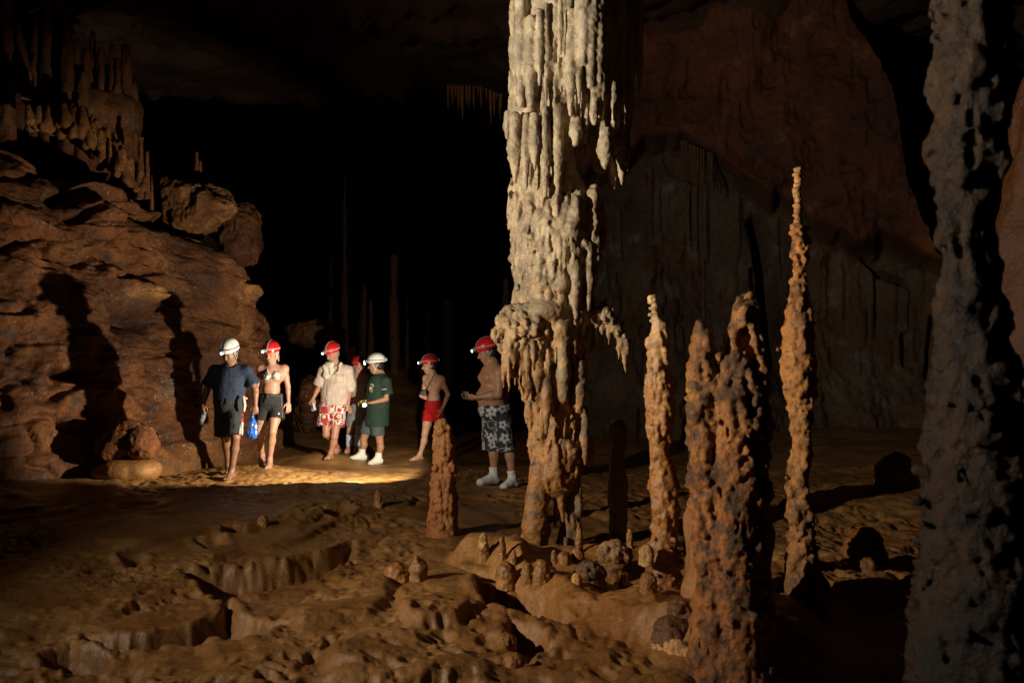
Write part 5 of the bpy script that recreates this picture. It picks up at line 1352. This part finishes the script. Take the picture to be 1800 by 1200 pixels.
def bk(v):
    ch = j['chest']
    for x in (-1, 1):
        b_ = ch+R[:, 0]*.062*x+R[:, 1]*.088-UP*.014
        v.ell(b_, (.061, .055, .058), 0, R=R); v.cone(b_+UP*.02+R[:, 1]*.02, j['neck']+R[:, 0]*.045*x+R[:, 1]*.03-UP*.01, .028, .012, .01)
    v.plane(ch-UP*.064, -UP)
v = Vox(j['chest']-.26, j['chest']+np.array([.26, .26, .26]), .0062); bk(v)
b2 = Vox(j['chest']-.26, j['chest']+np.array([.26, .26, .26]), .0062)
b2.ell(j['chest'], (.142, .105, .157), 0, R=R); b2.plane(j['chest']-UP*.035, UP); b2.plane(j['chest']-UP*.062, -UP)
v.d = np.minimum(v.d, b2.d)
v.cone(j['chest']+R[:, 1]*.155+UP*.05, j['chest']+R[:, 1]*.12+UP*.16, .035, .085, .004, 'sub')
V, Q = v.mesh(); V = relax(V, Q, 1); mesh_obj('bikini_top', V, Q, CLOTH, root, root.location, colors=bik(V, normals(V, Q)))

# ---- 3 man in the beige shirt
d = 13.3
J = dict(head=(584, 622, -.05), neck=(591, 640), chest=(591, 660), belly=(588, 688), pel=(585, 708), lsh=(570, 650, -.05), rsh=(611, 651), lel=(561, 679, -.02), lwr=(551, 699, -.10), rel=(614, 684, .04), rwr=(612, 709, -.06),
         lhip=(575, 717), rhip=(595, 717), lkn=(573, 763, -.10), rkn=(588, 767, -.12), lank=(592, 786, .42), rank=(581, 797, -.06), ltoe=(585, 799, .30), rtoe=(574, 806, -.2))
hands = dict(l=dict(n=(.2, .9, -.2), curl=.7, thumb=1), r=dict(n=(-.6, .7, 0), curl=.9, thumb=-1))
root, j, R, HR = person('man in beige long-cut shirt and red floral shorts looking down at his steps, red helmet', d, J, (.42, .20, .12), -10, -28, 30, (.55, .012, .012), hands=hands, hair=((.2, .12, .06),), strap=(.4, .38, .35), band=(.4, .38, .36), lamp=(10, 1), hh=.0088)
def bei(V, N):
    c = np.ones((len(V), 3))*np.array([.52, .42, .33])*(1+.08*fbm(V, 5, 3))[:, None]
    px = 900+FPX*V[:, 0]/V[:, 1]; py = HY-(V[:, 2]-H_EYE)*FPX/V[:, 1]; fr = N[:, 1] < 0
    c[fr & (np.abs(px-(583-(py-660)*.18)) < .45)] *= .62
    for k in range(6): c[fr & (np.hypot(px-(581-(py-660)*.18), py-(664+8*k)) < .75)] = (.35, .28, .2)
    pk = fr & (px > 590) & (px < 604) & (py > 657) & (py < 672); c[pk & ((px < 591) | (px > 603) | (py < 658.2) | (py > 671))] *= .65; c[fr & (px > 590) & (px < 604) & (np.abs(py-661) < .6)] *= .7
    return c
tee(root, j, R, d, (587, 711), (561, 676, -.01), (615, 680, .03), bei, .205, .215, name='shirt', rs=.098, off=7, wr=.011, loose=.08)
tubes('collar', CLOTH, (.60, .50, .40), root, [(P(583, 641, d-.12), P(588, 651, d-.16), .022, .016), (P(599, 639, d-.10), P(594, 651, d-.15), .026, .016), (P(584, 640, d-.05), P(600, 639, d-.03), .02, .02)])
tubes('rolled_cuff', CLOTH, (.56, .46, .37), root, [(P(615.5, 677, d+.02), P(615, 681, d+.03), .082, .084)])
red_fl = lambda V, N: flower_print(V, N, (.36, .045, .03), [(.75, .68, .6), (.12, .05, .04)], .15, 4, .22, .40, .75)
shorts(root, j, R, d, (585, 705), (571, 748, -.03), (594, 748, -.02), red_fl, rw=(.19, .14), rh=.118, off=8, wr=.009)
tubes('camera_cord', CLOTH, (.06, .04, .03), root, [(P(597, 638, d-.08), P(594, 651, d-.20), .007), (P(594, 651, d-.20), P(585, 659, d-.22), .007), (P(585, 641, d-.1), P(584, 652, d-.2), .006)])
cv = Vox(P(560, 668, d)-np.array([.05, .35, 0]), P(592, 630, d)+np.array([.05, .05, .05]), .008)
for a, b, r_ in [((577, 641), (583, 640), .045), ((582, 640), (583, 655), .045), ((576, 648), (571, 660), .04), ((571, 645), (575, 662), .035), ((579, 655), (574, 661), .04)]: cv.cone(P(*a, d-.14), P(*b, d-.19), r_, r_*.8, .01)
V, Q = cv.mesh(); N = normals(V, Q); V = V+N*(.014*ridged(V, 12, 3))[:, None]; c = P(577, 650, d-.16)
o = mesh_obj('folded_cloth', V, Q, CLOTH, None, c, colors=np.ones((len(V), 3))*np.array([.6, .54, .42])); o.location = tuple(c); tag(o, 'bunched cream cloth slung over the shoulder of the man in the beige shirt', 'cloth')
camera_prop('small silver camera in the lowered hand of the man in the beige shirt', P(550.5, 715, d-.17), frame(-40, 0, 70), 1.15, (.55, .55, .58))

# ---- 4 half hidden behind
d = 14.6
J = dict(head=(630, 645), neck=(634, 657), chest=(631, 674), belly=(630, 696), pel=(628, 714), lsh=(616, 664), rsh=(645, 666), lel=(612, 692), lwr=(614, 714, -.1), rel=(646, 690), rwr=(642, 712, -.05),
         lhip=(620, 722), rhip=(636, 722), lkn=(615, 758), rkn=(629, 756, -.05), lank=(613, 788), rank=(628, 788), ltoe=(607, 795, -.15), rtoe=(624, 795, -.15))
root, j, R, HR = person('half-hidden person in red helmet and long grey-white socks behind the two standing men', d, J, (.50, .27, .18), -20, 20, 15, (.50, .012, .012), hair=((.15, .1, .06),), hh=.011, lamp=(-25, 1), feet=dict(l=dict(sock=.006), r=dict(sock=.006)))
tee(root, j, R, d, (630, 716), (612, 684, 0), (647, 684, 0), (.42, .30, .24), .18, .18, off=9, rs=.08)
shorts(root, j, R, d, (629, 712), (618, 748, 0), (636, 748, 0), (.22, .22, .20), rw=(.16, .13), rh=.10, off=10)
for q in 'lr':
    kn, an = j[q+'kn'], j[q+'ank']; lo, hi = box_of([kn, an], (.1, .12, .06))
    def sb(v): flat(v, kn*.85+an*.15, an, .064, .045)
    garment('sock', root, j, lo, hi, sb, lambda V, N: np.where((np.abs((V[:, 2]-an[2])-.03) < .02)[:, None], .25, 1.0)*np.array([.5, .52, .55]), .003, h=.009)

# ---- 5 man in the dark green T-shirt
d = 13.65
J = dict(head=(661, 642), neck=(669, 656), chest=(665, 676), belly=(663, 706), pel=(658, 734), lsh=(657, 669, -.12), rsh=(677, 670, .10), lel=(660, 702, -.02), lwr=(651, 706, -.22), rel=(683, 697, -.14), rwr=(659, 707, -.26),
         lhip=(652, 742, -.07), rhip=(660, 742, .06), lkn=(638, 771, -.05), rkn=(665, 771, .05), lank=(637, 800, -.06), rank=(663, 806, -.02), ltoe=(613, 807, -.16), rtoe=(648, 815, -.22))
J['lsh'] = (655, 670, .14); J['rsh'] = (678, 670, -.14); J['lel'] = (650, 700, .05); J['lwr'] = (643, 705, -.12)
J['rel'] = (679, 701, -.18); J['rwr'] = (656, 707, -.22); J['lhip'] = (650, 740, .07); J['rhip'] = (664, 740, -.07); J['lkn'] = (639, 772, .06); J['rkn'] = (668, 776, -.06); J['lank'] = (636, 798, .06); J['rank'] = (665, 804, -.04)
J['ltoe'] = (612, 808, -.04); J['rtoe'] = (647, 816, -.18)
hands = dict(l=dict(d=(-1, -.2, -.1), n=(0, 0, -1), curl=.8, thumb=1), r=dict(d=(-1, .05, -.05), n=(0, .3, -.9), curl=.8, thumb=-1))
root, j, R, HR = person('man in dark green T-shirt, white helmet and short white socks facing left with a torch', d, J, (.34, .17, .09), -68, -86, 14, (.74, .72, .66), hands=hands, hair=((.012, .01, .008),), strap=(.65, .63, .6), band=(.22, .23, .24), lamp=(0, 1), hh=.0088,
    feet=dict(l=dict(sock=.006), r=dict(sock=.006)), rad=dict(chest=(.165, .135, .17), belly=(.16, .15, .16), pel=(.155, .14, .12)))
def grn(V, N):
    c = np.ones((len(V), 3))*np.array([.020, .038, .027])*(1+.12*fbm(V, 5, 3))[:, None]
    px = 900+FPX*V[:, 0]/V[:, 1]; py = HY-(V[:, 2]-H_EYE)*FPX/V[:, 1]; fr = (N[:, 1] < .2)
    p = np.stack([px, py, 0*px], 1)
    em = fr & ((px-653.5)**2/20+(py-682)**2/66 < 1); c[em & (vnoise(p, .45) > -.05)] = (.5, .47, .3); c[em & (vnoise(p, .6, 9) > .25)] = (.12, .10, .04)
    c[fr & (np.abs(py-684) < .75) & (px > 671) & (px < 679.5) & (vnoise(p, .9, 4) > -.5)] = (.6, .6, .58)
    return c
tee(root, j, R, d, (663, 748), (650, 690, .09), (682, 693, -.17), grn, .20, .205, name='shirt', rs=.088, off=12, wr=.010, ry=.88, loose=.05, chest=(.19, .165, .19))
shorts(root, j, R, d, (660, 738), (644, 762, .06), (664, 764, -.05), (.055, .075, .075), rw=(.17, .15), rh=.112, off=13, wr=.006)
def socks(root, j, tops, rt, colr=(.68, .64, .54)):
    for q in 'lr':
        an = j[q+'ank']; kn = j[q+'kn']; toe = j[q+'toe']; lo, hi = box_of([an, toe, an+(kn-an)*.35], (.09, .10, .09)); dd = unit(kn-an)
        def sb(v):
            foot(v, an, toe.copy(), sock=.012); flat(v, an, an+dd*tops, .044, rt, .02)
        garment('sock', root, j, lo, hi, sb, lambda V, N: np.ones((len(V), 3))*np.array(colr)*(1-.25*sstep(.05, -.0, V[:, 2]-lo[2]-.09))[:, None], .003, 14, h=.0075)
socks(root, j, .085, .052)
# his torch
c = P(638, 709, 13.4); ax = unit(P(642, 713, 13.3)-P(632, 703, 13.5)); t = empty('torch', c, 'yellow and black hand torch, lens glowing, held by the man in dark green', 'torch')
v = Vox(c-.16, c+.16, .006); flat(v, c-ax*.07, c+ax*.02, .030, .032); flat(v, c+ax*.012, c+ax*.03, .036, .042, .01); V, Q = v.mesh(); mesh_obj('torch_body', V, Q, GEAR, t, c, colors=np.ones((len(V), 3))*np.array([.75, .85, .03]))
v = Vox(c-.16, c+.16, .006); flat(v, c+ax*.03, c+ax*.062, .044, .046); v.cone(c-ax*.075, c-ax*.068, .026, .026); V, Q = v.mesh(); mesh_obj('torch_head', V, Q, GEAR, t, c, colors=np.ones((len(V), 3))*.04)
v = Vox(c-.16, c+.16, .005); flat(v, c+ax*.0625, c+ax*.067, .033, .033); V, Q = v.mesh(); mesh_obj('torch_lens', V, Q, LENS, t, c, colors=np.ones((len(V), 3)))

# ---- 6 bare-chested man in red shorts
d = 14.1
J = dict(head=(755, 643, 0), neck=(761, 656), chest=(763, 675), belly=(763, 699), pel=(762, 714), lsh=(750, 665, .08), rsh=(776, 667, -.08), lel=(744, 690, .05), lwr=(749, 700, -.10), rel=(788, 693, -.03), rwr=(778, 718, -.10),
         lhip=(755, 724, .04), rhip=(771, 724, -.04), lkn=(747, 762, .02), rkn=(773, 766, 0), lank=(738, 800, .02), rank=(777, 802, 0), ltoe=(723, 808, -.12), rtoe=(765, 811, -.15))
hands = dict(l=dict(d=(-.7, -.5, .3), n=(-.2, .3, .9), curl=.8, thumb=-1), r=dict(n=(-.8, .4, 0), curl=.35, thumb=-1))
def pecs(v, j, R):
    for x in (-1, 1): v.ell(j['chest']+R[:, 0]*.07*x+R[:, 1]*.085+UP*.02, (.068, .03, .05), .03, R=R)
def nip(V, cc, j, R):
    for x in (-1, 1):
        q = V-(j['chest']+R[:, 0]*.085*x+R[:, 1]*.105-UP*.005); e = np.exp(-(q**2).sum(1)/.016**2); cc = cc*(1-.5*e[:, None])
    q = V-(j['belly']+R[:, 1]*.1-UP*.01); e = np.exp(-(q**2).sum(1)/.012**2); return cc*(1-.5*e[:, None])
root, j, R, HR = person('slim bare-chested man in plain red shorts and red helmet behind the stout stalagmite', d, J, (.55, .30, .18), -48, -74, 16, (.55, .012, .012), hands=hands, hair=((.03, .02, .015),), strap=(.3, .3, .3), band=(.35, .33, .3), body_fn=pecs, tint_fn=nip, hh=.0088, rad=dict(chest=(.15, .108, .16), belly=(.128, .095, .13), pel=(.14, .11, .12), ua=.042, el=.036))
shorts(root, j, R, d, (763, 704), (753, 740, .03), (771, 739, -.03), (.42, .012, .012), rw=(.155, .125), rh=.105, off=15, wr=.007)
tubes('camera_cord', CLOTH, (.02, .02, .02), root, [(P(766, 653, d-.12), P(758, 668, d-.20), .006), (P(758, 668, d-.20), P(748, 688, d-.22), .006)])
camera_prop('black camera on a neck cord held by the bare-chested man in red shorts', P(745, 690, d-.17), frame(-70), 1.35)

# ---- 7 heavy bare-chested man in floral board shorts
d = 10.4
J = dict(head=(857, 620, 0), neck=(867, 639), chest=(866, 662), belly=(867, 695), pel=(870, 720), lsh=(862, 656, .15), rsh=(879, 656, -.13), lel=(852, 690, .14), lwr=(833, 699, -.04), rel=(877, 693, -.20), rwr=(838, 698, -.20),
         lhip=(863, 732, .08), rhip=(881, 732, -.07), lkn=(866, 781, .06), rkn=(892, 782, -.05), lank=(868, 836, .05), rank=(901, 842, -.04), ltoe=(838, 850, -.12), rtoe=(880, 858, -.2))
hands = dict(l=dict(d=(-1, -.1, -.1), n=(0, .1, 1), curl=.45, thumb=-1), r=dict(d=(-1, .15, .12), n=(.1, .6, .5), curl=.6, thumb=1))
def heavy(v, j, R):
    v.ell(j['belly']+R[:, 1]*.045-UP*.02, (.17, .155, .15), .05, R=R)
    for x in (-1, 1): v.ell(j['chest']+R[:, 0]*.07*x+R[:, 1]*.10-UP*.01, (.08, .06, .06), .03, R=R)
def nip7(V, cc, j, R):
    q = V-(j['chest']+R[:, 0]*.085+R[:, 1]*.155-UP*.02); e = np.exp(-(q**2).sum(1)/.018**2); return cc*(1-.5*e[:, None])
root, j, R, HR = person('heavy bare-chested man in black and white floral shorts and white socks holding a camera', d, J, (.36, .175, .095), -66, -80, 24, (.55, .012, .012), hands=hands, hair=((.015, .012, .01),), strap=(.4, .4, .4), band=(.3, .3, .3), body_fn=heavy, tint_fn=nip7,
    feet=dict(l=dict(sock=.006), r=dict(sock=.006)), rad=dict(neck=.068, sh=.078, ua=.062, el=.050, fa=.046, chest=(.19, .15, .18), belly=(.185, .175, .18), pel=(.18, .16, .13), calf=.062, kn=.064))
blk = lambda V, N: flower_print(V, N, (.030, .032, .036), [(.42, .43, .44), (.30, .31, .32)], .17, 9, .30, .47, .35)
shorts(root, j, R, d, (870, 711), (865, 790, .05), (886, 791, -.05), blk, rw=(.205, .185), rh=.122, off=17, wr=.007)
socks(root, j, .11, .055, (.66, .64, .60))
camera_prop('silver and black camera cupped in the hands of the heavy man in floral shorts', P(819, 693, d-.12), frame(-75, 10), 1.2, (.10, .10, .11))
